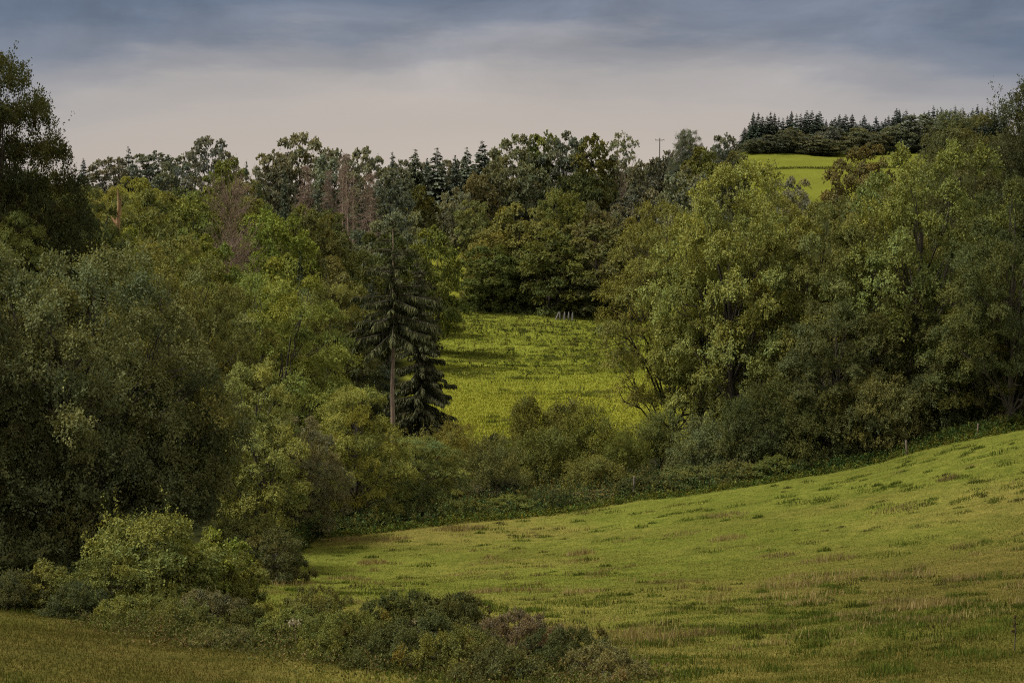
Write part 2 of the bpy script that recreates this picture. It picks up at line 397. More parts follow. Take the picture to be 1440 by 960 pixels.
conifer('fir_mid', 62, 20, 4.2, whorls=40, per=8, cards=28, size=1.0, wid=.22, droop=.35, power=.9)
conifer('spruce_drooping', 63, 21, 5.2, base=.10, whorls=80, per=5, cards=170, size=.72, wid=.11, droop=.42, hang=1.9, power=.55, gap=.15, jit=2.5, lv=.8)
conifer('spruce_bare', 64, 22, 6.6, base=.55, whorls=30, per=5, cards=210, size=.66, wid=.11, droop=.22, hang=1.8, power=.8, gap=.3, bark=M_PALE, tr=.0145, jit=3.0, lv=.9)
dead('dead_broad', 70, 18, 6, base=.2, nb=110, tw=16, thick=.04, upright=.7, power=.5, twl=1.3)
dead('dead_fir', 71, 22, 4.2, base=.28, nb=130, tw=12, thick=.05, upright=-.1, power=.7, twl=1.0)
dead('bare_pole', 72, 22, 1.5, base=.5, nb=40, tw=4, thick=.04, upright=-.1, trunk_mat=M_PALE)
# shrubs
broad('bush_a', 80, 3.2, 2.2, base=.0, ncl=64, cr=.6, nspr=40, nlf=17, leaf=0.095, flat=.6, droop=.2, peak=.35, stems=5, tr=.012, spike=.6, lobes=.35, spray=.55, shoots=0.012, zvar=0.25)
broad('bush_b', 81, 3.0, 2.2, base=.0, ncl=60, cr=0.48, nspr=50, nlf=15, leaf=0.085, flat=.7, droop=.1, peak=.3, stems=6, tr=.01, spike=0.6, lobes=.45, spray=0.45, shoots=0.01, zvar=0.4)
broad('bush_c', 82, 4.2, 2.1, base=.0, ncl=46, cr=.6, nspr=36, nlf=13, leaf=0.13, flat=1., droop=-.25, peak=.25, stems=6, tr=.01, spike=1.3, lobes=.5, spray=.8, shoots=0.03, zvar=0.45)
broad('bramble_a', 83, 1.5, 2.2, base=.0, ncl=60, cr=0.42, nspr=46, nlf=15, leaf=0.085, flat=.6, droop=.15, peak=.15, stems=6, tr=.012, spike=0.6, lobes=.5, spray=0.5, shoots=0.012, zvar=0.6)
broad('bramble_b', 84, 1.3, 2.0, base=.0, ncl=56, cr=0.38, nspr=44, nlf=15, leaf=0.075, flat=.65, droop=.05, peak=.15, stems=6, tr=.012, spike=0.8, lobes=.6, dead_tip=0.05, spray=0.55, shoots=0.016, zvar=0.65)
broad('scrub', 85, 4.5, 3.0, base=.0, ncl=62, cr=.78, nspr=40, nlf=14, leaf=0.14, flat=.75, droop=.05, peak=.3, stems=5, tr=.012, spike=1.1, lobes=.5, spray=.75, shoots=0.02, zvar=0.4)
broad('scrub_b', 87, 4.5, 3.0, base=.0, ncl=48, cr=.8, nspr=40, nlf=14, leaf=0.14, flat=.9, droop=-.15, peak=.25, stems=5, tr=.012, spike=1.3, lobes=.6, spray=.8, shoots=0.025, zvar=0.5)
broad('sapling', 86, 3.0, 1.0, base=.1, ncl=26, cr=.38, nspr=22, nlf=10, leaf=.13, flat=.4, droop=.25, peak=.2, stems=2, tr=.012, spike=.4)

# ------------------------------------------------------------------ placing
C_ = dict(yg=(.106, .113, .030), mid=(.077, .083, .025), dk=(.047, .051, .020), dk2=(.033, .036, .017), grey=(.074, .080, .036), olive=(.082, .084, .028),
          gold=(.096, .094, .029), blue=(.072, .077, .057), haze_green=(.088, .094, .063), con=(.026, .032, .020), con3=(.024, .031, .024), con_haze=(.042, .050, .036), spr=(.036, .038, .020), rust=(.076, .068, .030),  # bluish, hazy and pale conifer tones carry distance haze in the leaf colour
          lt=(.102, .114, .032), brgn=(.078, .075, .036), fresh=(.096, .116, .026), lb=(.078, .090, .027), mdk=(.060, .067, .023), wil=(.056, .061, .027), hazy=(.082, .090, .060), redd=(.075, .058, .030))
def props(o, label, cat, group=None, kind=None):
    if label: o['label'] = label
    if cat: o['category'] = cat
    if group: o['group'] = group
    if kind: o['kind'] = kind
    return o
CROWN_PART = dict(bush='foliage', bramble_bush='foliage', shrub='foliage', sapling='foliage')
def place(proto, px, Y, top, w, col, label, name='broadleaf_tree', cat='tree', group=None, rot=None, zoff=-.15, jit=.12, hmin=None):
    p = PROTO[proto]; u, v = uv(px, top + 60); _, vt = uv(px, top)
    x = u * Y; z0 = gz(x, Y)
    H = max(vt * Y - z0, hmin or .4) - zoff
    r = w * Y / F / 2
    root = bpy.data.objects.new(name, None); COL.objects.link(root); root.empty_display_size = .5
    root.location = (x, Y, z0 + zoff); root.rotation_euler = (0, 0, random.random() * 6.28 if rot is None else rot)
    root.scale = (r / p['R'], r / p['R'], H / p['H'])
    props(root, label, cat, group)
    c = np.array(C_[col] if isinstance(col, str) else col) * 2.0 * (1 + jit * (random.random() * 2 - 1))
    if name in CROWN_PART: c = c * .84
    c = c * np.array([1 + .08 * random.uniform(-1, 1), 1, 1 + .15 * random.uniform(-1, 1)])
    for part, me in (('trunk' if name not in CROWN_PART else 'stems', p['trunk']), (CROWN_PART.get(name, 'crown'), p['crown'])):
        o = bpy.data.objects.new(part, me); COL.objects.link(o); o.parent = root; o.color = (*c, 1)
        if me is p['crown'] and not p.get('fixed'):
            kz = min(1, 1.45 * (r / p['R']) / (H / p['H']))
            o.scale.z = kz; o.location.z = p['H'] * (1 - kz)
    return root

T = place
BT = 'broadleaf_tree'; CT = 'conifer_tree'
# ---- left side
T('spiky', -22, 96, 76, 265, 'dk2', 'tall dark tree with upswept spiky sprays standing against the sky')
T('round_b', 118, 104, 262, 130, 'dk', 'dark round-headed tree beside the broken orange snag')
T('layered_a', 18, 92, 300, 120, 'olive', 'olive tree below the tall spiky dark tree')
T('round_a', 62, 108, 240, 120, 'dk', 'dark tree filling the gap under the spiky tree')
T('willow', 108, 66, 352, 405, 'wil', 'large grey-green willow-like tree, silvery on top and almost black below')
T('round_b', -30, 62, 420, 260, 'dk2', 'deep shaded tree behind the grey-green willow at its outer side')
T('willow', 235, 70, 520, 190, 'wil', 'smaller grey-green tree leaning from the side of the large willow')
T('round_b', 238, 92, 335, 230, 'olive', 'olive-green domed tree rising just behind the large willow')
T('layered_a', 378, 108, 388, 250, 'yg', 'yellow-green weeping tree with combed drooping sprays')
T('round_a', 300, 100, 405, 190, 'olive', 'bushy olive tree between the dome and the weeping tree')
T('round_b', 350, 80, 512, 210, 'lt', 'mid-green tree with rounded top in front of the weeping tree')
T('round_a', 415, 84, 585, 150, 'brgn', 'small brownish green tree at the lower corner of the pasture')
T('layered_b', 497, 93, 545, 165, 'lt', 'low light-topped tree with thin bare stems over the pasture corner')
T('layered_b', 590, 97, 615, 130, 'mid', 'low spreading tree beneath the spruces by the hedge')
T('layered_b', 462, 128, 400, 150, 'mid', 'green tree standing just in front of the small dark fir')
T('layered_a', 498, 126, 470, 90, 'dk', 'shaded tree tucked against the tall bare-stemmed spruce')
T('layered_a', 120, 160, 262, 170, 'yg', 'yellow-green tree right behind the broken snag')
T('mid_b', 205, 175, 268, 130, 'olive', 'olive rounded tree on the slope above the snag top')
T('mid_a', 195, 205, 250, 80, 'yg', 'small bright crown below the dark skyline trees')
T('mid_c', 262, 190, 272, 140, 'mid', 'mid-green tree with broken outline beside the bare brown tree')
T('mid_d', 172, 105, 322, 120, 'yg', 'yellow tinged tree between the snag and the olive dome', rot=1)
T('mid_e', 290, 150, 325, 120, 'yg', 'low yellow-green tree in front of the bare brown tree')
T('mid_c', 385, 168, 298, 125, 'fresh', 'bright lime-green rounded tree on the wooded slope')
T('mid_d', 438, 188, 304, 110, 'dk', 'dark green tree to the far side of the lime-green one')
T('mid_a', 462, 170, 362, 110, 'olive', 'olive tree on the slope above the small dark fir')
T('mid_b', 405, 145, 360, 120, 'yg', 'yellow-green tree just behind the small dark fir')
T('fir_mid', 424, 138, 347, 42, 'con', 'small dark fir poking out of the yellow-green slope', CT)
T('dead_broad', 325, 160, 280, 105, 'brgn', 'leafless grey-brown tree with a fan of fine twigs', 'dead_tree')
T('mid_b', 335, 205, 255, 110, 'mid', 'green tree standing behind the leafless fan of twigs')
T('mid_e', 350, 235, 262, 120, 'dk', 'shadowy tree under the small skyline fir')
T('mid_c', 490, 200, 350, 110, 'dk', 'dark tree below the pale bare spruce trunks')
T('mid_a', 545, 210, 330, 120, 'dk', 'dark crown directly behind the top of the bare-stemmed spruce')
T('mid_b', 610, 230, 320, 110, 'mid', 'mid-green tree behind the drooping spruce')
T('mid_e', 480, 240, 326, 120, 'haze_green', 'bluish tree hiding the foot of the dead spruces')
T('mid_d', 560, 260, 300, 110, 'haze_green', 'grey-green tree at the foot of the dark firs')
# ---- spruces and snag
T('spruce_bare', 551, 122, 310, 150, 'spr', 'tall spruce with long pale bare trunk and ragged drooping top', 'spruce_tree', rot=.6)
T('spruce_drooping', 590, 134, 365, 100, 'spr', 'dark spruce with hanging branchlets behind the bare trunk', 'spruce_tree')
T('spruce_drooping', 520, 150, 395, 70, 'con_haze', 'dim spruce half hidden on the inner side of the bare trunk', 'spruce_tree')
# ---- skyline, left to centre
T('fir_far_a', 118, 430, 222, 30, 'con_haze', 'lone pointed fir beside the tall spiky tree on the skyline', CT)
T('fir_far_b', 181, 440, 206, 42, 'con_haze', 'dark fir with pointed top rising from the skyline broadleaf trees', CT)
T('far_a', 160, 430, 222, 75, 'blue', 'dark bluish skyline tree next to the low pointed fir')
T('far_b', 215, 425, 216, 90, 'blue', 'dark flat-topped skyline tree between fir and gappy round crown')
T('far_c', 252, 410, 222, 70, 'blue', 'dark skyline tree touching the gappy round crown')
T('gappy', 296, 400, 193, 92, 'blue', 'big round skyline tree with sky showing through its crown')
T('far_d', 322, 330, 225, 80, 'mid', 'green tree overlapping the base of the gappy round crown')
T('fir_mid', 348, 320, 224, 30, 'con_haze', 'narrow dark fir beside the gappy round tree', CT)
T('far_b', 382, 400, 215, 70, 'haze_green', 'brownish green skyline tree before the tallest domed tree', )
T('far_a', 424, 410, 189, 92, 'haze_green', 'tall domed skyline tree standing left of the dead spruces')
T('fir_mid', 400, 310, 232, 32, 'con_haze', 'slim fir in front of the tall domed skyline tree', CT)
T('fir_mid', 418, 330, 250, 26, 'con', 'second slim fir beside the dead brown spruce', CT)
T('far_c', 470, 400, 212, 80, 'haze_green', 'skyline tree showing over the dead spruces')
T('far_d', 512, 395, 208, 75, 'haze_green', 'rounded skyline tree behind the pale bare spruce trunks')
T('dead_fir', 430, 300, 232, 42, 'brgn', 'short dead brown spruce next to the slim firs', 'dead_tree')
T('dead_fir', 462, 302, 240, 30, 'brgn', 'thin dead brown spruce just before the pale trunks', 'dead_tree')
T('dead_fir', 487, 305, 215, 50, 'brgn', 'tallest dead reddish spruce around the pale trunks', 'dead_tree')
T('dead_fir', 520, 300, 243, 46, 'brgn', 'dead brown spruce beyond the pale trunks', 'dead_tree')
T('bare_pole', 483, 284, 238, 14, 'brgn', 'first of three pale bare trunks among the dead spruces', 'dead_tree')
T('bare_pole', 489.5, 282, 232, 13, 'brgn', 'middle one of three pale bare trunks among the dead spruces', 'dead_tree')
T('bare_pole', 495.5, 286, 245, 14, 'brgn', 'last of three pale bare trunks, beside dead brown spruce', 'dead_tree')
T('fir_mid', 510, 305, 255, 36, 'con_haze', 'green fir standing between two dead spruces', CT)
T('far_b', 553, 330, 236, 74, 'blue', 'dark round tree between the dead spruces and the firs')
T('fir_far_b', 532, 420, 216, 30, 'con_haze', 'skyline fir peeping over the dark round tree', CT)
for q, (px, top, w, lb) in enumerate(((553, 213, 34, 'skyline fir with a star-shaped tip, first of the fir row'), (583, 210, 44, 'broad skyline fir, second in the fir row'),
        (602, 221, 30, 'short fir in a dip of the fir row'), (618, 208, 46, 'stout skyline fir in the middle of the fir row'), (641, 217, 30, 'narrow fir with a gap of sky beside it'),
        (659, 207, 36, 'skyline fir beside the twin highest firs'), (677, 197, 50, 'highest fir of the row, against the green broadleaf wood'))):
    T('fir_wide' if q % 2 else 'fir_far_a', px, 425 + 4 * (q % 3), top, w * 1.5, 'con_haze', lb, CT, group='firs on the central skyline')
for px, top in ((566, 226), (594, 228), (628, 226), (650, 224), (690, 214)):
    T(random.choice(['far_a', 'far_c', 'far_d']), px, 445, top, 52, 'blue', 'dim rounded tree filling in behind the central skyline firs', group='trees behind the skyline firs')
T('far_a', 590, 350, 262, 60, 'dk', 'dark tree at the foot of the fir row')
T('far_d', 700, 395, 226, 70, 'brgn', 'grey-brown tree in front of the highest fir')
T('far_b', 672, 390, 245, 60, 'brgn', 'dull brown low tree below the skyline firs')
T('far_c', 640, 360, 265, 55, 'haze_green', 'bluish low tree below the fir row')
T('far_a', 728, 415, 191, 80, 'haze_green', 'green skyline tree starting the broadleaf wood beside the firs')
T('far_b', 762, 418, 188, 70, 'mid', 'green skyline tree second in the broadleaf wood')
T('far_c', 796, 412, 187, 72, 'haze_green', 'skyline tree with upright tuft on its top')
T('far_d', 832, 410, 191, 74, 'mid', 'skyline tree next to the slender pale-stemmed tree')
T('far_a', 745, 395, 232, 66, 'haze_green', 'lower tree under the skyline of the broadleaf wood')
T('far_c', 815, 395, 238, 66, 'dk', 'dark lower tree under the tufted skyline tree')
T('far_a', 866, 432, 226, 50, 'haze_green', 'rounded tree behind the slender pale-stemmed tree')
T('far_c', 888, 436, 236, 46, 'haze_green', 'low tree between the slender tree and the utility pole')
T('airy', 874, 408, 187, 48, 'haze_green', 'slender open tree with pale forked trunk on the skyline')
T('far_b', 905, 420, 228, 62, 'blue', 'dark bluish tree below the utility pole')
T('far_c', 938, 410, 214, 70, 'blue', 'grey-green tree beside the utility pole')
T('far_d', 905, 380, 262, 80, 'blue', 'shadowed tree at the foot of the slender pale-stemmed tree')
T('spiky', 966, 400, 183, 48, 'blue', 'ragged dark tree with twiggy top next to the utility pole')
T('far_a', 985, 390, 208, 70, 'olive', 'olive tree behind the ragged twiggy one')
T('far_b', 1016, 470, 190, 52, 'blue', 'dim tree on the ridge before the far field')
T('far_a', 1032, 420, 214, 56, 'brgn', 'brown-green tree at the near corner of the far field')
T('far_c', 968, 330, 235, 90, 'haze_green', 'grey-green tree behind the golden edged alder')
# ---- trees behind the valley meadow
T('mid_d', 668, 325, 283, 60, 'olive', 'olive brown bushy tree above the meadow end')
T('mid_a', 618, 432, 300, 70, 'dk', 'dark tree above the gap to the bright grass patch')
T('mid_c', 690, 318, 322, 100, 'olive', 'olive-topped tree bending over the meadow end')
T('mid_b', 728, 322, 288, 130, 'olive', 'broad olive-crowned tree behind the meadow')
T('mid_a', 692, 308, 345, 118, 'mdk', 'dark leaning tree standing at the meadow end')
T('mid_c', 790, 330, 267, 85, 'olive', 'pointed tree rising behind the broad olive crowns')
T('mid_e', 845, 328, 286, 90, 'brgn', 'brownish tree above the row of grey stakes')
T('mid_b', 772, 306, 322, 128, 'mdk', 'dark spreading tree overhanging the meadow grass')
T('mid_d', 838, 308, 318, 150, 'mdk', 'dark broad tree just above the five grey stakes')
T('mid_a', 905, 300, 308, 110, 'olive', 'olive tree hidden half behind the golden edged alder')
T('mid_c', 586, 300, 372, 52, 'mid', 'small green tree beside the bright grass patch')
T('scrub', 655, 316, 418, 60, 'mid', 'low shrub at the end of the meadow', 'shrub', 'shrub')
T('scrub', 700, 310, 424, 60, 'dk', 'dark shrub under the leaning tree at the meadow end', 'shrub', 'shrub')
# ---- right side
T('open_low', 944, 122, 285, 205, 'gold', 'golden edged alder with drooping boughs and dark forked limbs', rot=2.2)
T('round_a', 1040, 112, 232, 250, 'lt', 'tall light green tree with bright leaf clusters, front of the wood')
T('layered_b', 985, 118, 310, 170, 'yg', 'yellow-green tree between the golden alder and the tall light green tree')
T('round_b', 1150, 108, 290, 220, 'mid', 'mid-green tree with pale leafy shoulder beside the tall light one')
T('round_a', 1085, 118, 275, 150, 'mid', 'domed tree below the bright far field')
T('round_a', 1310, 104, 205, 270, 'mid', 'broad green tree with light leaf clusters below the dark fir wood')
T('round_b', 1232, 112, 255, 180, 'mid', 'leafy tree in front of the autumn tinged crown')
T('layered_a', 1350, 125, 158, 170, 'dk', 'dark feathery tree reaching the far fir tops')
T('round_b', 1428, 92, 250, 210, 'dk', 'dark leafy tree hanging over the upper pasture')
T('spiky', 1478, 110, 108, 230, 'dk2', 'tall black-green tree whose tip rises against the sky')
T('layered_b', 1390, 96, 365, 200, 'dk', 'low dark tree with leafy boughs by the pasture top')
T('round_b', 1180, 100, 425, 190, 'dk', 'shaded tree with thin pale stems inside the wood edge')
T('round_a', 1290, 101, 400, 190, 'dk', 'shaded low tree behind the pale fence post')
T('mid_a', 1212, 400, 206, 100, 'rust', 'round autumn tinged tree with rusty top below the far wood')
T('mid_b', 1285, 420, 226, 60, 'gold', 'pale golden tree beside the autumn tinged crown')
T('mid_b', 1110, 300, 250, 80, 'haze_green', 'dim bushy tree at the lower edge of the far field')
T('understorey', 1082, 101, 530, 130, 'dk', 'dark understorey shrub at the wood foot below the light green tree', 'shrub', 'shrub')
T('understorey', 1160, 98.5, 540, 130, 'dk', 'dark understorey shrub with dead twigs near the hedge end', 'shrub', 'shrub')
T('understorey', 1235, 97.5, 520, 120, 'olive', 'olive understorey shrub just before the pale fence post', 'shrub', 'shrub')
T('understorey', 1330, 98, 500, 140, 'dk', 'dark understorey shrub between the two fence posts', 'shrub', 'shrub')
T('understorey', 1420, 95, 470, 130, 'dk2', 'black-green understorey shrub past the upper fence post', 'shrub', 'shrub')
T('scrub_b', 985, 103, 578, 115, 'grey', 'pale grey-green rounded bush under the golden alder', 'bush', 'bush')
T('scrub', 1045, 101, 588, 75, 'grey', 'smaller pale bush beside the rounded grey-green one', 'bush', 'bush')
T('scrub', 925, 111, 578, 85, 'mid', 'green bush beneath the drooping alder boughs', 'bush', 'bush')
# ---- valley bottom bushes behind the hedge
T('bush_c', 745, 114, 552, 78, 'mid', 'pointed leafy bush standing against the valley meadow', 'bush', 'bush')
T('bush_c', 795, 116, 558, 90, 'mid', 'upright green bush beside the pointed one', 'bush', 'bush')
T('scrub_b', 830, 110, 562, 125, 'mid', 'broad green bush with bristly top', 'bush', 'bush')
T('scrub', 765, 108, 600, 115, 'mid', 'wide green bush in front of the pointed leafy bush', 'bush', 'bush')
T('scrub_b', 692, 101.5, 606, 100, 'olive', 'olive bush around the crooked ivy-clad stem', 'bush', 'bush')
T('scrub_b', 636, 106, 588, 84, 'gold', 'yellowish twiggy bush beside the spruce foot', 'bush', 'bush')
T('scrub', 835, 101, 640, 110, 'mid', 'round bush close behind the hedge weeds', 'bush', 'bush')
T('scrub_b', 597, 103, 606, 100, 'lt', 'light green bush behind the low spreading tree', 'bush', 'bush')
T('scrub_b', 880, 106, 600, 75, 'mid', 'small bush filling the gap before the alder bush', 'bush', 'bush')
T('scrub', 700, 101, 670, 90, 'brgn', 'brownish low bush near the hedge middle', 'bush', 'bush')
# ---- hedge along the far edge of the pasture
HEDGE = [(455, 89, 728, 60, 'dk', 'low dark bramble at the pasture corner under the thin stems'), (520, 91, 722, 70, 'mid', 'low bramble under the thin bare stems'),
 (585, 92, 712, 80, 'dk', 'dark bramble below the low spreading tree'), (650, 93, 702, 80, 'mid', 'nettle-green bramble mound below the spruce'),
 (715, 94.5, 696, 80, 'mid', 'bramble mound below the pointed bush'), (780, 96, 690, 85, 'dk', 'dark bramble mound below the round hedge bush'),
 (845, 97, 688, 80, 'brgn', 'brownish bramble mound beside the grey hedge post'), (915, 98, 668, 90, 'dk', 'dense dark bramble right of the grey hedge post'),
 (975, 98.5, 655, 100, 'mid', 'bramble mound below the pale grey-green bush'), (1040, 98, 648, 90, 'mid', 'bramble mound below the smaller pale bush'),
 (1095, 97.5, 640, 90, 'mid', 'last green bramble mound at the thick end of the hedge'), (1150, 97, 640, 70, 'dk', 'low bramble tapering off below the dark understorey')]
for i, (px, Y, top, w, c, lb) in enumerate(HEDGE):
    T('bramble_a' if i % 2 else 'bush_b', px, Y, top, w * 1.25, c, lb, 'bramble_bush', 'bramble', group='brambles in the hedge along the pasture')
# ---- hedge across the foreground
FORE = [('bush_a', 205, 38.5, 730, 185, 'lb', 'big foreground bush with sunlit light green top', 'bush'),
 ('bush_b', 150, 36.5, 790, 140, 'mid', 'leafy bush on the outer side of the big light-topped bush', 'bush'),
 ('sapling', 262, 40, 768, 60, 'fresh', 'young shoot beside the big light-topped bush', 'sapling'),
 ('sapling', 300, 41, 752, 55, 'fresh', 'bright green sapling with layered leaves before the dark tree', 'sapling'),
 ('sapling', 332, 43, 768, 50, 'fresh', 'second bright green sapling further along the hedge', 'sapling'),
 ('bush_b', 322, 42, 790, 110, 'mid', 'bush at the feet of the bright saplings', 'bush'),
 ('bush_b', 385, 60, 755, 110, 'dk', 'grey-green bush at the inner corner of the pasture', 'bush'),
 ('bush_a', 350, 66, 735, 120, 'mid', 'green bush in the dim corner behind the saplings', 'bush'),
 ('bush_b', 60, 36, 808, 110, 'mid', 'low bush beneath the willow over the brown grass', 'bush'),
 ('sapling', 62, 37.5, 796, 50, 'mid', 'thin shoot standing over the low bush beneath the willow', 'sapling'),
 ('bramble_a', 20, 35.5, 815, 90, 'dk', 'dark bramble at the outer end of the foreground hedge', 'bramble_bush'),
 ('bramble_a', 110, 34.5, 832, 110, 'dk', 'dark bramble at the foot of the leafy hedge bush', 'bramble_bush'),
 ('bramble_a', 190, 33, 850, 120, 'mid', 'bramble spilling onto the brown grass', 'bramble_bush'),
 ('bramble_b', 250, 32, 858, 120, 'mid', 'bramble at the centre of the foreground hedge', 'bramble_bush'),
 ('bramble_a', 290, 35.5, 842, 110, 'brgn', 'brownish bramble behind the hedge centre', 'bramble_bush'),
 ('bramble_a', 345, 33, 868, 110, 'dk', 'dark bramble mound between hedge centre and rounded scrub', 'bramble_bush'),
 ('bush_b', 445, 33, 833, 85, 'mid', 'rounded scrub bush on the pasture with dry stalks', 'bush'),
 ('bush_b', 405, 30.5, 868, 120, 'mid', 'dense low scrub in front of the rounded scrub bush', 'bush'),
 ('bramble_b', 320, 29.5, 895, 100, 'brgn', 'bramble with rust brown leaves at the hedge front', 'bramble_bush'),
 ('bramble_b', 480, 28.5, 885, 120, 'mid', 'green bramble joining the scrub to the flowering clump', 'bramble_bush'),
 ('bramble_a', 575, 30, 858, 130, 'dk', 'dark bramble clump with upright dead stalks', 'bramble_bush'),
 ('bramble_a', 640, 29.8, 862, 100, 'dk', 'dark bramble clump between the two pale flower heads', 'bramble_bush'),
 ('bramble_b', 545, 27.4, 905, 130, 'dk', 'sprawling dark bramble below the dark clump', 'bramble_bush'),
 ('bramble_b', 640, 26.6, 912, 140, 'mid', 'sprawling green bramble at the foot of the dark clump', 'bramble_bush'),
 ('bramble_b', 735, 28, 888, 120, 'redd', 'red-leaved bramble patch on the pasture side', 'bramble_bush'),
 ('bramble_b', 790, 27, 908, 120, 'dk', 'dark bramble next to the red-leaved patch', 'bramble_bush'),
 ('bush_b', 600, 28.6, 868, 110, 'dk', 'dense dark bush in the middle of the bottom scrub', 'bush'),
 ('bush_b', 500, 29.6, 872, 95, 'dk', 'dark leafy bush between the low scrub and the dark clump', 'bush'),
 ('bush_b', 670, 27.2, 892, 100, 'dk', 'dark leafy bush below the pasture-side pale flower head', 'bush'),
 ('bramble_b', 700, 25.6, 930, 130, 'dk', 'low dark bramble at the bottom of the scrub', 'bramble_bush'),
 ('bramble_b', 850, 25.8, 935, 120, 'brgn', 'low brownish bramble trailing off into the pasture', 'bramble_bush')]
for pr, px, Y, top, w, c, lb, nm in FORE:
    T(pr, px, Y, top - ((27 if px > 470 else 12) if 'bramble' in pr else 10), w * 1.25, c, lb, nm, nm.replace('bramble_bush', 'bramble'), group='bushes of the foreground hedge')
# ---- far ridge
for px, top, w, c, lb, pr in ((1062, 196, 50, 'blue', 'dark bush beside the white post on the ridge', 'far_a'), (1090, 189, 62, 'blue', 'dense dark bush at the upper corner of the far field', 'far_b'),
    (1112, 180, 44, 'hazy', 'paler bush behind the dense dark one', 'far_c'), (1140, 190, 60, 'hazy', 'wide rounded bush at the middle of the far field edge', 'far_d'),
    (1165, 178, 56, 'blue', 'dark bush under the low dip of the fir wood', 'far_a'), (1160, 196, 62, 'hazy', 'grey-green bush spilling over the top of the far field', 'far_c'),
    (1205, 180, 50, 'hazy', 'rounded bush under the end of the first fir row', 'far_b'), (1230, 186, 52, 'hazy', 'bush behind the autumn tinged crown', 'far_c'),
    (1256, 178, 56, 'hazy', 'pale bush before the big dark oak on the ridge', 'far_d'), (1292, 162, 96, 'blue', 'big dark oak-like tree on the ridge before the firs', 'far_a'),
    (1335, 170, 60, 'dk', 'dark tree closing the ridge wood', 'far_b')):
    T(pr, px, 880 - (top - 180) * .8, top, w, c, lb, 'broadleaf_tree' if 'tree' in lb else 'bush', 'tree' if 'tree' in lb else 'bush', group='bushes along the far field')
RIDGE_PX = np.array([1045, 1060, 1100, 1150, 1190, 1240, 1255, 1300, 1330, 1400])
RIDGE_TOP = np.array([172, 160, 157, 160, 164, 168, 158, 151, 149, 152])
q = 0; px = 1046.0
while px < 1415:
    top = np.interp(px, RIDGE_PX, RIDGE_TOP) + random.uniform(-5, 9)
    T(random.choice(['fir_far_a', 'fir_far_b', 'fir_wide']), px, random.uniform(925, 960), top, random.uniform(19, 34), 'con3',
      'dark pointed fir in the dense row crowning the far ridge', CT, group='dark firs crowning the far ridge')
    px += random.uniform(4.5, 7.5)

# ------------------------------------------------------------------ filler trees that close the woods behind
def fill(n_, pxr, Yr, topf, wr, protos, cols, label, group):
    for i in range(n_):
        f = (i + random.random()) / n_
        px = pxr[0] + (pxr[1] - pxr[0]) * f; Y = random.uniform(*Yr)
        T(random.choice(protos), px, Y, topf(px) + random.uniform(-5, 9), random.uniform(*wr), random.choice(cols), label, group=group)
fill(11, (120, 460), (215, 260), lambda p: np.interp(p, [120, 300, 460], [262, 272, 292]), (70, 110), ['mid_a', 'mid_b', 'mid_c', 'mid_e'], ['yg', 'mid', 'olive', 'dk'],
     'rounded tree massed in the upper left wood below the skyline', 'trees massed in the upper left wood')
fill(7, (560, 960), (405, 430), lambda p: np.interp(p, [560, 700, 960], [285, 282, 280]), (60, 85), ['far_a', 'far_b', 'far_c'], ['blue', 'haze_green', 'brgn'],
     'dim tree closing the wood behind the meadow trees', 'trees closing the wood behind the meadow')
fill(5, (1010, 1430), (135, 160), lambda p: np.interp(p, [1010, 1100, 1240, 1430], [330, 320, 262, 235]), (120, 160), ['mid_a', 'mid_c', 'mid_e'], ['dk', 'mid'],
     'shaded tree deep inside the right-hand wood', 'trees deep inside the wood beside the upper pasture')

# ------------------------------------------------------------------ broken snag, crooked ivy stem, pole, posts, stakes
def at(px, py, Y):
    u, v = uv(px, py); return np.array([u * Y, Y, v * Y])
def obj(name, me, parent=None, loc=None):
    o = bpy.data.objects.new(name, me); COL.objects.link(o)
    if parent: o.parent = parent
    if loc is not None: o.location = loc
    return o
def empty(name, loc, label, cat, group=None):
    o = bpy.data.objects.new(name, None); COL.objects.link(o); o.location = loc; return props(o, label, cat, group)

rng = np.random.default_rng(5)
p = at(167, 330, 112); zg = gz(p[0], 112); hh = at(167, 266, 112)[2] - zg
r = empty('tree_snag', (p[0], 112, zg), 'broken orange-brown dead trunk sticking up from the crowns', 'dead tree')
tb = Tubes()
tb.add(np.array([[0, 0, -.3], [.05, 0, hh * .5], [-.1, 0, hh * .82], [-.05, .02, hh * .88], [.05, 0, hh * .93], [.0, .0, hh]]), [.3, .2, .17, .19, .11, .03], 9)
obj('trunk', tb.mesh('snag_trunk', M_SNAG), r)
t2 = Tubes(); t2.add(limb(rng, (-.1, 0, hh * .86), (-.65, .1, hh * .90), 4, .05, .02), [.13, .1, .06, .02], 6); obj('branch_stub', t2.mesh('snag_stub', M_SNAG), r)
t3 = Tubes(); t3.add(limb(rng, (.1, 0, hh * .9), (.3, .05, hh * .975), 3, .0, .02), [.12, .08, .02], 5); obj('splinter', t3.mesh('snag_splinter', M_SNAG), r)

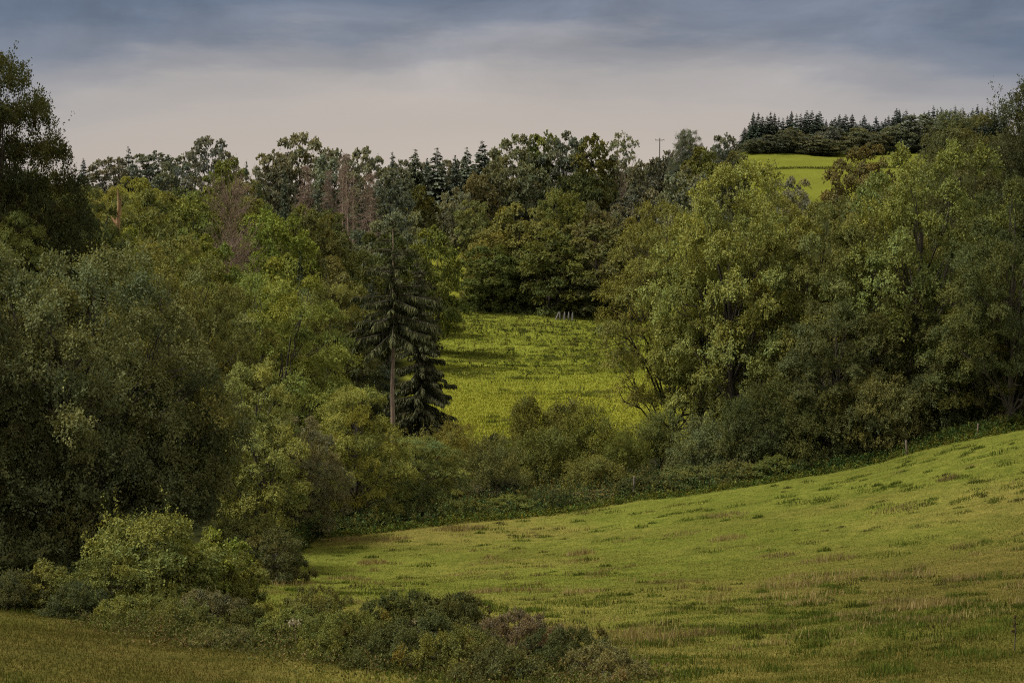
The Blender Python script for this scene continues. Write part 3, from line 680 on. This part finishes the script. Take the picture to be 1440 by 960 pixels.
p = at(686, 690, 103); zg = gz(p[0], 103)
r = empty('ivy_trunk', (p[0], 103, zg), 'crooked ivy-clad trunk leaning in the valley bushes', 'tree')
path = np.array([at(686, 700, 103), at(683, 660, 103), at(685, 640, 103), at(688, 628, 103), at(692, 618, 103), at(696, 612, 103)]) - np.array([p[0], 103, zg])
path[0, 2] = -.2
tb = Tubes(); tb.add(path, [.14, .11, .09, .075, .05, .02], 7)
tb.add(np.array([[-.1, 0, path[1, 2] * .8], [-.5, 0, path[2, 2]], (at(676, 622, 103) - np.array([p[0], 103, zg]))]), [.14, .11, .06], 6)
obj('trunk', tb.mesh('ivy_trunk_wood', M_BARK), r)
kk = 2600; j = rng.random(kk) * 5; i0 = np.minimum(j.astype(int), 4); f_ = (j - i0)[:, None]
Pt = path[i0] * (1 - f_) + path[i0 + 1] * f_; nn = rdir(rng, kk); Pt = Pt + nn * (.1 + .2 * rng.random(kk))[:, None]
V, Q, Tt = leaves(rng, Pt, rdir(rng, kk) + np.array([0, 0, -.5]), nn, .13 * (.7 + .6 * rng.random(kk)), .4, tint_of(rng, kk, .7 + .5 * rng.random(kk)))
o = obj('ivy', make_mesh('ivy_leaves', V, [Q], M_LEAF, Tt), r); o.color = (*C_['dk'], 1)

def box_mesh(name, boxes, mat, taper=1.0):
    V = []; Q = []
    for (cx, cy, cz), (sx, sy, sz) in boxes:
        b0 = len(V)
        for k in (0, 1):
            for x, y in ((-1, -1), (1, -1), (1, 1), (-1, 1)):
                t = taper if k else 1
                V.append((cx + x * sx / 2 * t, cy + y * sy / 2 * t, cz + (k - .5) * sz))
        Q += [[b0 + i for i in f] for f in ((3, 2, 1, 0), (4, 5, 6, 7), (0, 1, 5, 4), (1, 2, 6, 5), (2, 3, 7, 6), (3, 0, 4, 7))]
    return make_mesh(name, np.array(V), [np.array(Q)], mat)

p = at(927, 300, 455); zg = gz(p[0], 455); hh = at(927, 194, 455)[2] - zg
r = empty('utility_pole', (p[0], 455, zg), 'wooden utility pole with crossarm against the sky', 'pole')
tb = Tubes(); tb.add([[0, 0, -.3], [0, 0, hh * .5], [0, 0, hh]], [.2, .17, .13], 8); obj('pole', tb.mesh('pole_shaft', M_BARK), r)
obj('crossarm', box_mesh('pole_arm', [((0, -.24, hh - .75), (2.9, .16, .2))], M_BARK), r)
for dx in (-1.3, 0, 1.3):
    tb = Tubes(); tb.add([[dx, -.24, hh - .645], [dx, -.24, hh - .5], [dx, -.24, hh - .3]], [.06, .11, .05], 7); obj('insulator', tb.mesh('pole_insulator', M_BARK), r)

p = at(1042, 221, 845); zg = gz(p[0], 845)
r = empty('marker_post', (p[0], 845, zg), 'small white post at the corner of the far field', 'post')
obj('shaft', box_mesh('marker_shaft', [((0, 0, 1.0), (.7, .5, 2.4))], M_WHITE, .8), r)
obj('cap', box_mesh('marker_cap', [((0, 0, 2.55), (1.1, .7, .66))], M_WHITE, .55), r)

def fence_post(px, Y, h, lean, label, rad=.075, mat=None):
    u, _ = uv(px, 660); x = u * Y; z = gz(x, Y)
    tb = Tubes(); tb.add([[0, 0, -.3], [0, 0, h * .5], [0, 0, h * .96], [0, 0, h], [0, 0, h + .005]], [rad, rad, rad * .95, rad * .8, .005], 9)
    o = obj('fence_post', tb.mesh('fence_post', mat or M_POST), None, (x, Y, z)); o.rotation_euler = (lean * .4, lean, .3)
    return props(o, label, 'post', 'wooden posts along the pasture edge')
fence_post(1275, 94.0, .95, -.08, 'pale wooden fence post at the pasture edge below the dark wood', .08)
fence_post(1373, 91.6, .9, .05, 'grey wooden fence post near the top of the pasture', .06)
fence_post(891, 97, 1.45, .03, 'weathered grey post standing in the hedge weeds', .07)

for i, px in enumerate((782, 787.5, 793.5, 799.5, 805)):
    Y = 296; u, _ = uv(px, 452); x = u * Y; z = gz(x, Y)
    lean = .35 if i == 0 else random.uniform(-.06, .06)
    tb = Tubes(); h = 1.75 + .15 * random.random()
    tb.add([[0, 0, -.2], [0, 0, h * .45], [0, 0, h * .85], [0, 0, h]], [.24, .2, .15, .03], 5)
    o = obj('wooden_stake', tb.mesh('wooden_stake', M_STAKE), None, (x, Y, z)); o.rotation_euler = (0, lean, random.random())
    props(o, 'leaning grey pointed stake at the end of the five' if i == 0 else
          ('grey pointed stake beside the leaning one' if i == 1 else 'grey pointed stake in the middle of the five' if i == 2 else
           'grey pointed stake fourth from the leaning one' if i == 3 else 'grey pointed stake at the upright end of the five'), 'stake', 'five grey stakes under the meadow trees')

# pale umbel seed heads and upright stalks in the foreground scrub
for px, Y, top, lb in ((583, 29.3, 868, 'pale cream flower head in the dark bramble clump'), (688, 29.3, 868, 'pale cream flower head at the pasture side of the scrub'),
                       (418, 30.2, 868, 'small pale flower head over the low scrub')):
    u, _ = uv(px, 900); x = u * Y; z = gz(x, Y); h = at(px, top, Y)[2] - z
    r = empty('flower_head', (x, Y - .4, z), lb, 'flower', 'pale flower heads in the foreground scrub')
    tb = Tubes(); tb.add([[0, 0, -.1], [.03, 0, h * .5], [0, 0, h]], [.015, .012, .008], 5); o = obj('stalk', tb.mesh('flower_stalk', M_DEAD), r)
    kk = 120; Pt = np.stack([rng.normal(size=kk) * .06, rng.normal(size=kk) * .06, h + rng.normal(size=kk) * .03], 1)
    V, Q, Tt = leaves(rng, Pt, rdir(rng, kk), rdir(rng, kk) + np.array([0, 0, 1]), np.full(kk, .045), .45, tint_of(rng, kk, .8 + .4 * rng.random(kk), np.zeros(kk)))
    o = obj('blossom', make_mesh('flower_blossom', V, [Q], M_LEAF, Tt), r); o.color = (.27, .235, .16, 1)
for px, Y, top, lb in ((575, 30.2, 838, 'tall dead stalk rising from the dark bramble clump'), (588, 30.4, 833, 'tallest dead stalk in the dark bramble clump'),
                       (567, 30.6, 845, 'shorter dead stalk beside the tallest one'), (688, 29.5, 850, 'lone dead stalk by the pale flower head'),
                       (1427, 27.5, 866, 'lone dark dock stalk at the near corner of the pasture')):
    u, _ = uv(px, 880); x = u * Y; z = gz(x, Y); h = at(px, top, Y)[2] - z
    r = empty('dead_stalk', (x, Y, z), lb, 'weed stalk', 'dead weed stalks')
    tb = Tubes(); tb.add([[0, 0, -.1], [.02, 0, h * .5], [.01, 0, h]], [.013, .011, .006], 5); obj('stalk', tb.mesh('weed_stalk', M_BARK), r)
    kk = 60; Pt = np.stack([rng.normal(size=kk) * .02, rng.normal(size=kk) * .02, h * (.5 + .5 * rng.random(kk))], 1)
    V, Q, Tt = leaves(rng, Pt, rdir(rng, kk) + np.array([0, 0, .6]), rdir(rng, kk), np.full(kk, .05), .35, tint_of(rng, kk, .7 + .5 * rng.random(kk)))
    o = obj('seed_head', make_mesh('weed_seeds', V, [Q], M_LEAF, Tt), r); o.color = (.055, .04, .022, 1)  # this part is the seed head of the stalk

# ------------------------------------------------------------------ ground colour by land use, with painted dimming at the lower right
def ground_col(X, Y):
    X = np.asarray(X, float); Y = np.asarray(Y, float)
    Yc = np.maximum(Y, 1); u = X / Yc; px = u * F + 720
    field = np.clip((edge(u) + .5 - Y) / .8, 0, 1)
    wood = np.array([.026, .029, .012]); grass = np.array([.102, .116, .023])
    nz = fbm(X / 6, Y / 6, 21)[..., None]; nb = fbm(X / 22, Y / 22, 31)[..., None]
    g = grass * (.75 + .5 * nz) * np.where(True, 1, 1)
    g = g * (1 - np.clip((nb - .52) * 3.2, 0, .55)) + np.array([.150, .118, .040]) * np.clip((nb - .52) * 3.2, 0, .55)
    dim = np.clip((px - 950) / 900, 0, .35) * np.clip((70 - Y) / 30, 0, 1)  # shade painted into the pasture colour toward the lower right
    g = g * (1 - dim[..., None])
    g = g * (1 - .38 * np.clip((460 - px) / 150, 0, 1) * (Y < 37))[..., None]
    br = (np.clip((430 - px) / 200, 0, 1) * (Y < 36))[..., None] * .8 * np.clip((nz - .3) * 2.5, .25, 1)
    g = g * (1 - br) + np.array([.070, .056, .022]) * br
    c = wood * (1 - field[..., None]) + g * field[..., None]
    wob = 6 * (fbm(X / 9, Y / 9, 44) - .5)
    md = np.clip((Y + wob - 128) / 8, 0, 1) * np.clip((306 - Y + wob) / 4, 0, 1) * np.clip((px - 560) / 20, 0, 1) * np.clip((985 - px) / 30, 0, 1)
    rough = np.clip((Y - 175) / 50, 0, 1)[..., None]
    mz = fbm(X / 5, Y / 2.6, 55)[..., None]
    mg = np.array([.170, .180, .027]) * (1 - rough) + np.array([.158, .180, .030]) * rough
    mg = mg * (1 - .35 * rough * np.clip((mz - .45) * 4, 0, 1))
    c = c * (1 - md[..., None]) + mg * md[..., None]
    gp = ((Y > 335) & (Y < 420) & (px > 606) & (px < 690)).astype(float)[..., None]
    c = c * (1 - gp) + np.array([.15, .16, .024]) * gp
    ff = np.clip((Y - 590) / 20, 0, 1) * np.clip((884 - Y) / 3, 0, 1) * np.clip((px - 1035) / 6, 0, 1) * np.clip((1305 - px) / 10, 0, 1)
    fz = fbm(X / 16, Y / 16, 77)[..., None]
    c = c * (1 - ff[..., None]) + np.array([.115, .128, .022]) * (.8 + .4 * fz) * ff[..., None]
    return c

us = np.concatenate([np.linspace(-math.pi, -.45, 60, endpoint=False), np.linspace(-.45, .45, 250), np.linspace(.45, math.pi, 61)[1:-1]])
ds = np.concatenate([np.geomspace(1.2, 14, 30, endpoint=False), np.geomspace(14, 130, 330, endpoint=False), np.geomspace(130, 1000, 240, endpoint=False), np.geomspace(1000, 9000, 40)])
A, Dd = np.meshgrid(us, ds)
X = Dd * np.sin(A); Yy = Dd * np.cos(A)
Z = ground(X, Yy)
na, nd = len(us), len(ds)
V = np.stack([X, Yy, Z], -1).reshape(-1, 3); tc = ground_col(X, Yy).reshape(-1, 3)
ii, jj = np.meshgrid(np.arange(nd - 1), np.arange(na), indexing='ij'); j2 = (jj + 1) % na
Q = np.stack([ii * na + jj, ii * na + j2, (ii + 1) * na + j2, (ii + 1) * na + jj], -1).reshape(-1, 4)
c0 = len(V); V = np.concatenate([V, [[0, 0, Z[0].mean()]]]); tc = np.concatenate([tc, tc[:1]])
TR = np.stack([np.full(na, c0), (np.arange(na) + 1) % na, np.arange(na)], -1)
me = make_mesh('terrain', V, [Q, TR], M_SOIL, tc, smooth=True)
o = obj('terrain', me); props(o, 'rolling pasture and wooded valley ground', None, None, 'structure')

# ------------------------------------------------------------------ grass
def blades(rng, X, Y, h, w, lean, tint, sink=.03):
    k = len(X); Zg = ground(X, Y) - sink
    a = rng.random(k) * 6.28; b = rng.random(k) * 6.28
    base = np.stack([X, Y, Zg], 1); s = np.stack([np.cos(a), np.sin(a), np.zeros(k)], 1) * w[:, None]
    tip = base + np.stack([np.cos(b) * lean * h, np.sin(b) * lean * h, h], 1)
    V = np.stack([base - s, base + s, tip], 1).reshape(-1, 3)
    return V, np.arange(3 * k).reshape(-1, 3), np.repeat(tint, 3, 0)
def stuff(name, parts, mat, label):
    Vs, Fs, Ts, n0 = [], [], [], 0
    for V, Q, Tt in parts: Vs.append(V); Fs.append(Q + n0); Ts.append(Tt); n0 += len(V)
    o = obj(name, make_mesh(name, np.concatenate(Vs), Fs, mat, np.concatenate(Ts)))
    o.color = (1, 1, 1, 1); return props(o, label, name.split('_')[-1], None, 'stuff')

rng = np.random.default_rng(99)
k = 620000
u = rng.uniform(-.42, .42, k); Y = np.exp(rng.uniform(math.log(15), math.log(99), k)); keep = Y < edge(u) + .6
u, Y = u[keep], Y[keep]; X = u * Y; k = len(X)
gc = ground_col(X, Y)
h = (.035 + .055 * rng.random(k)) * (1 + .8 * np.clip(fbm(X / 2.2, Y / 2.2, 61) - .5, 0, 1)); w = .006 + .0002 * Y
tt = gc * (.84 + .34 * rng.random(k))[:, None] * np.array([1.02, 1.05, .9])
straw = rng.random(k) < .02 + .25 * np.clip(fbm(X / 4, Y / 4, 71) - .55, 0, 1)
tt[straw] = np.array([.20, .16, .065]) * (.6 + .6 * rng.random(straw.sum()))[:, None]
parts = [blades(rng, X, Y, h, w, .6 * rng.random(k), tt)]
# tussocks
def tussocks(nt_, per, hr, rr, col, seed, Yr=(16, 93), clump=0):
    rng = np.random.default_rng(seed)
    u = rng.uniform(-.40, .40, nt_ * 3); Y = np.exp(rng.uniform(math.log(Yr[0]), math.log(Yr[1]), nt_ * 3))
    X = u * Y; m = (Y < edge(u) - 1) & (rng.random(nt_ * 3) < clump + (1 - clump) * np.clip((fbm(X / 9, Y / 9, seed) - .3) * 2, 0, 1))
    X, Y = X[m][:nt_], Y[m][:nt_]; n_ = len(X)
    R_ = rng.uniform(*rr, n_) ; H_ = rng.uniform(*hr, n_)
    i = np.repeat(np.arange(n_), per); r = np.sqrt(rng.random(n_ * per)) * R_[i]; a = rng.random(n_ * per) * 6.28
    bx = X[i] + r * np.cos(a) * 1.3; by = Y[i] + r * np.sin(a) * 1.15
    h = H_[i] * (1 - .6 * (r / R_[i]) ** 2) * (.6 + .6 * rng.random(len(i)))
    tb = np.array(col) * (.6 + .6 * rng.random(n_))[i][:, None] * (.7 + .5 * rng.random(len(i)))[:, None]
    return blades(rng, bx, by, h, .008 + .0002 * by, .5 * rng.random(len(i)), tb)
parts.append(tussocks(1000, 100, (.12, .28), (.22, .75), (.078, .108, .020), 101))
parts.append(tussocks(260, 70, (.1, .22), (.2, .6), (.080, .078, .028), 102, Yr=(32, 93)))
parts.append(tussocks(220, 50, (.12, .34), (.25, .8), (.24, .20, .08), 103, Yr=(30, 93)))
parts.append(tussocks(60, 240, (.15, .42), (.5, 1.4), (.25, .20, .09), 104, Yr=(34, 90), clump=.5))
stuff('pasture_grass', parts, M_GRASS, 'grazed pasture grass with tufts and dry patches')

# meadow in the valley
k = 90000
px = rng.uniform(575, 960, k); Y = np.exp(rng.uniform(math.log(130), math.log(307), k)); X = (px - 720) / F * Y
gc = ground_col(X, Y)
lum = gc.sum(1); kp = lum > .12; X, Y, gc = X[kp], Y[kp], gc[kp]; k = len(X)
parts = [blades(rng, X, Y, .12 + .2 * rng.random(k), .02 + .0002 * Y, rng.random(k), gc * (.7 + .55 * rng.random(k))[:, None] * np.array([1.05, 1.05, .9]))]
mt = []
rg = np.random.default_rng(404); n_ = 1500
pxm = rg.uniform(585, 950, n_); Ym = np.exp(rg.uniform(math.log(150), math.log(304), n_)); Xm = (pxm - 720) / F * Ym
km = fbm(Xm / 12, Ym / 8, 405) > .42 + .25 * (Ym < 205); Xm, Ym = Xm[km], Ym[km]; n_ = len(Xm); i = np.repeat(np.arange(n_), 40)
Rm = rg.uniform(.4, 1.5, n_); r = np.sqrt(rg.random(n_ * 40)) * Rm[i]; a = rg.random(n_ * 40) * 6.28
h = rg.uniform(.3, .75, n_)[i] * (1 - .6 * (r / Rm[i]) ** 2) * (.5 + .7 * rg.random(n_ * 40))
bx = Xm[i] + 1.5 * r * np.cos(a); by = Ym[i] + .7 * r * np.sin(a)
cm = np.where((rg.random(n_) < .6)[:, None], np.array([[.085, .105, .024]]), np.array([[.155, .165, .045]]))[i] * (.65 + .6 * rg.random(n_ * 40))[:, None]
parts.append(blades(rg, bx, by, h, .02 + .0002 * by, .6 * rg.random(n_ * 40), cm))
stuff('meadow_grass', parts, M_GRASS, 'yellow-green meadow grass on the valley floor')
def weed_patch(n_, pxr, Yr, per, hr, rad, col, seed, bias=1.0, leafy=.35):
    rng = np.random.default_rng(seed)
    px = rng.uniform(*pxr, n_); Y = Yr[0] + (Yr[1] - Yr[0]) * rng.random(n_) ** bias; X = (px - 720) / F * Y
    ok = fbm(X / 14, Y / 9, seed + 900) > .5 + .12 * rng.normal(size=n_); X, Y = X[ok], Y[ok]; n_ = len(X)
    H_ = rng.uniform(*hr, n_); i = np.repeat(np.arange(n_), per); m = len(i)
    zz = rng.random(m); r = rad * (1.1 - zz) * rng.random(m); a = rng.random(m) * 6.28
    Zg = ground(X, Y)
    Pt = np.stack([X[i] + r * np.cos(a), Y[i] + r * np.sin(a), Zg[i] + zz * H_[i]], 1)
    D = unit(np.stack([np.cos(a) * .6, np.sin(a) * .6, .3 + .6 * zz], 1) + rng.normal(size=(m, 3)) * .3)
    tb = np.array(col) * (.55 + .8 * rng.random(n_))[i][:, None] * (.7 + .6 * rng.random(m))[:, None]
    return leaves(rng, Pt, D, rdir(rng, m) + np.array([0, 0, .6]), leafy * (.5 + .7 * rng.random(m)), .25, tb)
stuff('meadow_weeds', [weed_patch(900, (590, 950), (200, 303), 14, (.3, 1.1), .35, (.050, .060, .018), 5, .6), weed_patch(330, (620, 900), (235, 302), 9, (.8, 1.4), .14, (.06, .04, .022), 6, .7, .3),
      weed_patch(60, (600, 900), (150, 240), 8, (.5, 1.1), .2, (.05, .05, .02), 7, 1, .3), weed_patch(420, (600, 960), (300, 307), 20, (.6, 1.5), .5, (.06, .08, .028), 8)], M_LEAF, 'dark dock and thistle weeds dotted over the valley meadow')

# nettles and rank grass along the hedges
def strip(n_, pxr, off, hr, col, seed, per=16, rad=.2, leafy=.15):
    rng = np.random.default_rng(seed)
    px = rng.uniform(*pxr, n_); u = (px - 720) / F; Y = edge(u) + rng.uniform(*off, n_); X = u * Y
    H_ = rng.uniform(*hr, n_) * (.6 + .8 * fbm(X / 3, Y / 3, seed)); i = np.repeat(np.arange(n_), per); m = len(i)
    zz = rng.random(m); r = rad * (1.2 - zz) * rng.random(m); a = rng.random(m) * 6.28; Zg = ground(X, Y)
    Pt = np.stack([X[i] + r * np.cos(a), Y[i] + r * np.sin(a), Zg[i] + zz * H_[i]], 1)
    D = unit(np.stack([np.cos(a) * .7, np.sin(a) * .7, .1 + .7 * zz], 1) + rng.normal(size=(m, 3)) * .3)
    tb = np.array(col) * (.35 + 1.1 * rng.random(n_))[i][:, None] * (1 + np.array([.3, .05, -.1]) * rng.normal(size=n_).clip(-1.5, 1.5)[i][:, None]) * (.7 + .6 * rng.random(m))[:, None]
    return leaves(rng, Pt, D, rdir(rng, m) + np.array([0, 0, .8]), leafy * (.6 + .7 * rng.random(m)), .26, tb)
stuff('hedge_undergrowth', [strip(3000, (430, 1190), (.2, 7), (.5, 1.3), (.07, .09, .03), 301), strip(1200, (600, 1000), (2, 11), (.7, 1.5), (.10, .098, .035), 302, leafy=.13),
      strip(3600, (1150, 1520), (0, 5), (.25, .9), (.055, .075, .02), 303), strip(1500, (330, 450), (-1, 6), (.4, 1.2), (.06, .08, .025), 304),
      strip(1300, (-60, 330), (-1, 4), (.3, 1.0), (.05, .065, .024), 305, leafy=.08), strip(3200, (420, 1520), (-.9, .6), (.12, .5), (.095, .115, .026), 306, per=10, rad=.12, leafy=.12)], M_LEAF, 'rank nettles and tall weeds growing along the hedges')
k = 3600
t_ = rng.random(k); cx = np.interp(t_, [0, .35, .65, 1], [150, 330, 560, 900]); cy = np.interp(t_, [0, .35, .65, 1], [33, 30.5, 28, 26]) + rng.normal(size=k) * 1.5
X = (cx + rng.normal(size=k) * 40 - 720) / F * cy
i = np.repeat(np.arange(k), 10); m = len(i); H_ = rng.uniform(.1, .5, k) * (.3 + 1.6 * fbm(X / 1.6, cy / 1.6, 88) ** 1.5); zz = rng.random(m); a = rng.random(m) * 6.28; r = .15 * rng.random(m)
Pt = np.stack([X[i] + r * np.cos(a), cy[i] + r * np.sin(a), ground(X, cy)[i] + zz * H_[i]], 1)
D = unit(np.stack([np.cos(a) * .6, np.sin(a) * .6, .2 + .7 * zz], 1) + rng.normal(size=(m, 3)) * .3)
base = np.where((rng.random(k) < .25)[:, None], np.array([[.13, .10, .045]]), np.array([[.075, .085, .026]])) * (.6 + .7 * rng.random(k))[:, None]
stuff('scrub_weeds', [leaves(rng, Pt, D, rdir(rng, m) + np.array([0, 0, .8]), .06 * (.6 + .7 * rng.random(m)), .26, base[i] * (.7 + .6 * rng.random(m))[:, None])], M_LEAF, 'mixed low weeds and dry grass among the foreground brambles')

# low hedge line across the far field
rng = np.random.default_rng(12); k = 4200; px = rng.uniform(1040, 1340, k); Y = 782 + rng.normal(size=k) * .7 + (px - 1040) * .02; X = (px - 720) / F * Y
Pt = np.stack([X, Y, ground(X, Y) + rng.random(k) ** 1.3 * 1.1], 1)
V, Q, Tt = leaves(rng, Pt, rdir(rng, k), rdir(rng, k), .6 * (.6 + .6 * rng.random(k)), .35, tint_of(rng, k, .7 + .5 * rng.random(k)))
o = obj('field_hedge', make_mesh('field_hedge', V, [Q], M_LEAF, Tt)); o.color = (.06, .07, .02, 1); props(o, 'thin low hedge line crossing the far bright field', 'hedge')

# ------------------------------------------------------------------ light and sky
SUN_EL, SUN_AZ = math.radians(60), math.radians(-98)      # azimuth from the viewing direction, negative to the left
w = bpy.data.worlds.new('World'); SC.world = w; w.use_nodes = True
nt = w.node_tree; nt.nodes.clear()
wo = nt.nodes.new('ShaderNodeOutputWorld'); bg = nt.nodes.new('ShaderNodeBackground')
sky = nt.nodes.new('ShaderNodeTexSky'); sky.sky_type = 'NISHITA'; sky.sun_disc = False
sky.sun_elevation = SUN_EL; sky.sun_rotation = SUN_AZ; sky.dust_density = 3; sky.altitude = 300
tc_ = N(nt, 'ShaderNodeTexCoord'); sx = N(nt, 'ShaderNodeSeparateXYZ'); nt.links.new(tc_.outputs['Generated'], sx.inputs[0])
mp = N(nt, 'ShaderNodeMapping'); mp.inputs['Scale'].default_value = (2.4, 2.4, 13); mp.inputs['Rotation'].default_value = (0, 0.03, 0); nt.links.new(tc_.outputs['Generated'], mp.inputs[0])
n1 = N(nt, 'ShaderNodeTexNoise'); n1.inputs['Scale'].default_value = 2.0; n1.inputs['Detail'].default_value = 6; n1.inputs['Roughness'].default_value = .56; nt.links.new(mp.outputs[0], n1.inputs[0])
def math_(op, a, b):
    m = N(nt, 'ShaderNodeMath', operation=op)
    for s, v in zip(m.inputs, (a, b)):
        if hasattr(v, 'links'): nt.links.new(v, s)
        else: s.default_value = v
    return m.outputs[0]
dz = math_('MULTIPLY', math_('SUBTRACT', n1.outputs[0], .5), .10)
grow = N(nt, 'ShaderNodeMapRange'); grow.inputs[1].default_value = .03; grow.inputs[2].default_value = .14; nt.links.new(sx.outputs[2], grow.inputs[0])
# lens vignette painted into the sky: ramp shifted darker toward both sides
side = math_('MULTIPLY', math_('POWER', math_('ABSOLUTE', sx.outputs[0], 0), 2.0), .40)
zz = math_('ADD', math_('ADD', sx.outputs[2], math_('MULTIPLY', dz, grow.outputs[0])), math_('MULTIPLY', side, 1.0))
rp = N(nt, 'ShaderNodeValToRGB'); cr = rp.color_ramp; cr.interpolation = 'EASE'
sc_ = 1 / .5
stops = [(0, (.59, .505, .435)), (.05, (.58, .50, .435)), (.085, (.53, .465, .42)), (.112, (.46, .425, .41)), (.135, (.33, .325, .35)), (.158, (.20, .225, .285)), (.18, (.14, .175, .245)), (.21, (.115, .15, .22)), (.27, (.24, .26, .28)), (.36, (.62, .60, .56)), (.5, (.95, .88, .76))]
while len(cr.elements) < len(stops): cr.elements.new(.5)
for e, (p_, c) in zip(cr.elements, stops): e.position = p_ * sc_; e.color = (*c, 1)
nt.links.new(math_('MULTIPLY', zz, sc_), rp.inputs[0])
n2 = N(nt, 'ShaderNodeTexNoise'); n2.inputs['Scale'].default_value = 4.5; n2.inputs['Detail'].default_value = 7; n2.inputs['Roughness'].default_value = .6; n2.inputs['Distortion'].default_value = .6
mp2 = N(nt, 'ShaderNodeMapping'); mp2.inputs['Scale'].default_value = (1.6, 1.6, 4); nt.links.new(tc_.outputs['Generated'], mp2.inputs[0]); nt.links.new(mp2.outputs[0], n2.inputs[0])
mo = N(nt, 'ShaderNodeMapRange'); mo.inputs[1].default_value = .3; mo.inputs[2].default_value = .72; mo.inputs[3].default_value = .78; mo.inputs[4].default_value = 1.25; nt.links.new(n2.outputs[0], mo.inputs[0])
mg_ = N(nt, 'ShaderNodeMapRange'); mg_.inputs[1].default_value = .075; mg_.inputs[2].default_value = .15; nt.links.new(sx.outputs[2], mg_.inputs[0])
rp_out = mixrgb(nt, 'MULTIPLY', rp.outputs[0], mo.outputs[0], mg_.outputs[0])
skys = mixrgb(nt, 'MULTIPLY', sky.outputs[0], (.1, .1, .1, 1))
cl = mixrgb(nt, 'MIX', skys, rp_out, .9)
nt.links.new(cl, bg.inputs[0]); bg.inputs[1].default_value = 1.0; nt.links.new(bg.outputs[0], wo.inputs[0])

sd = bpy.data.lights.new('sun', 'SUN'); sd.energy = 5.4; sd.angle = math.radians(12); sd.color = (1, .94, .83)
so = bpy.data.objects.new('sun', sd); COL.objects.link(so)
from mathutils import Vector
dv = Vector((math.sin(SUN_AZ) * math.cos(SUN_EL), math.cos(SUN_AZ) * math.cos(SUN_EL), math.sin(SUN_EL)))
so.rotation_euler = (-dv).to_track_quat('-Z', 'Y').to_euler()

SC.view_settings.view_transform = 'Standard'; SC.view_settings.look = 'None'; SC.view_settings.exposure = 0
cy = SC.cycles
cy.max_bounces = 5; cy.diffuse_bounces = 2; cy.glossy_bounces = 2; cy.transmission_bounces = 3; cy.transparent_max_bounces = 4
cy.use_adaptive_sampling = True; cy.adaptive_threshold = .02
cy.sample_clamp_indirect = 4
cy.filter_width = 1.1
cy.use_denoising = False
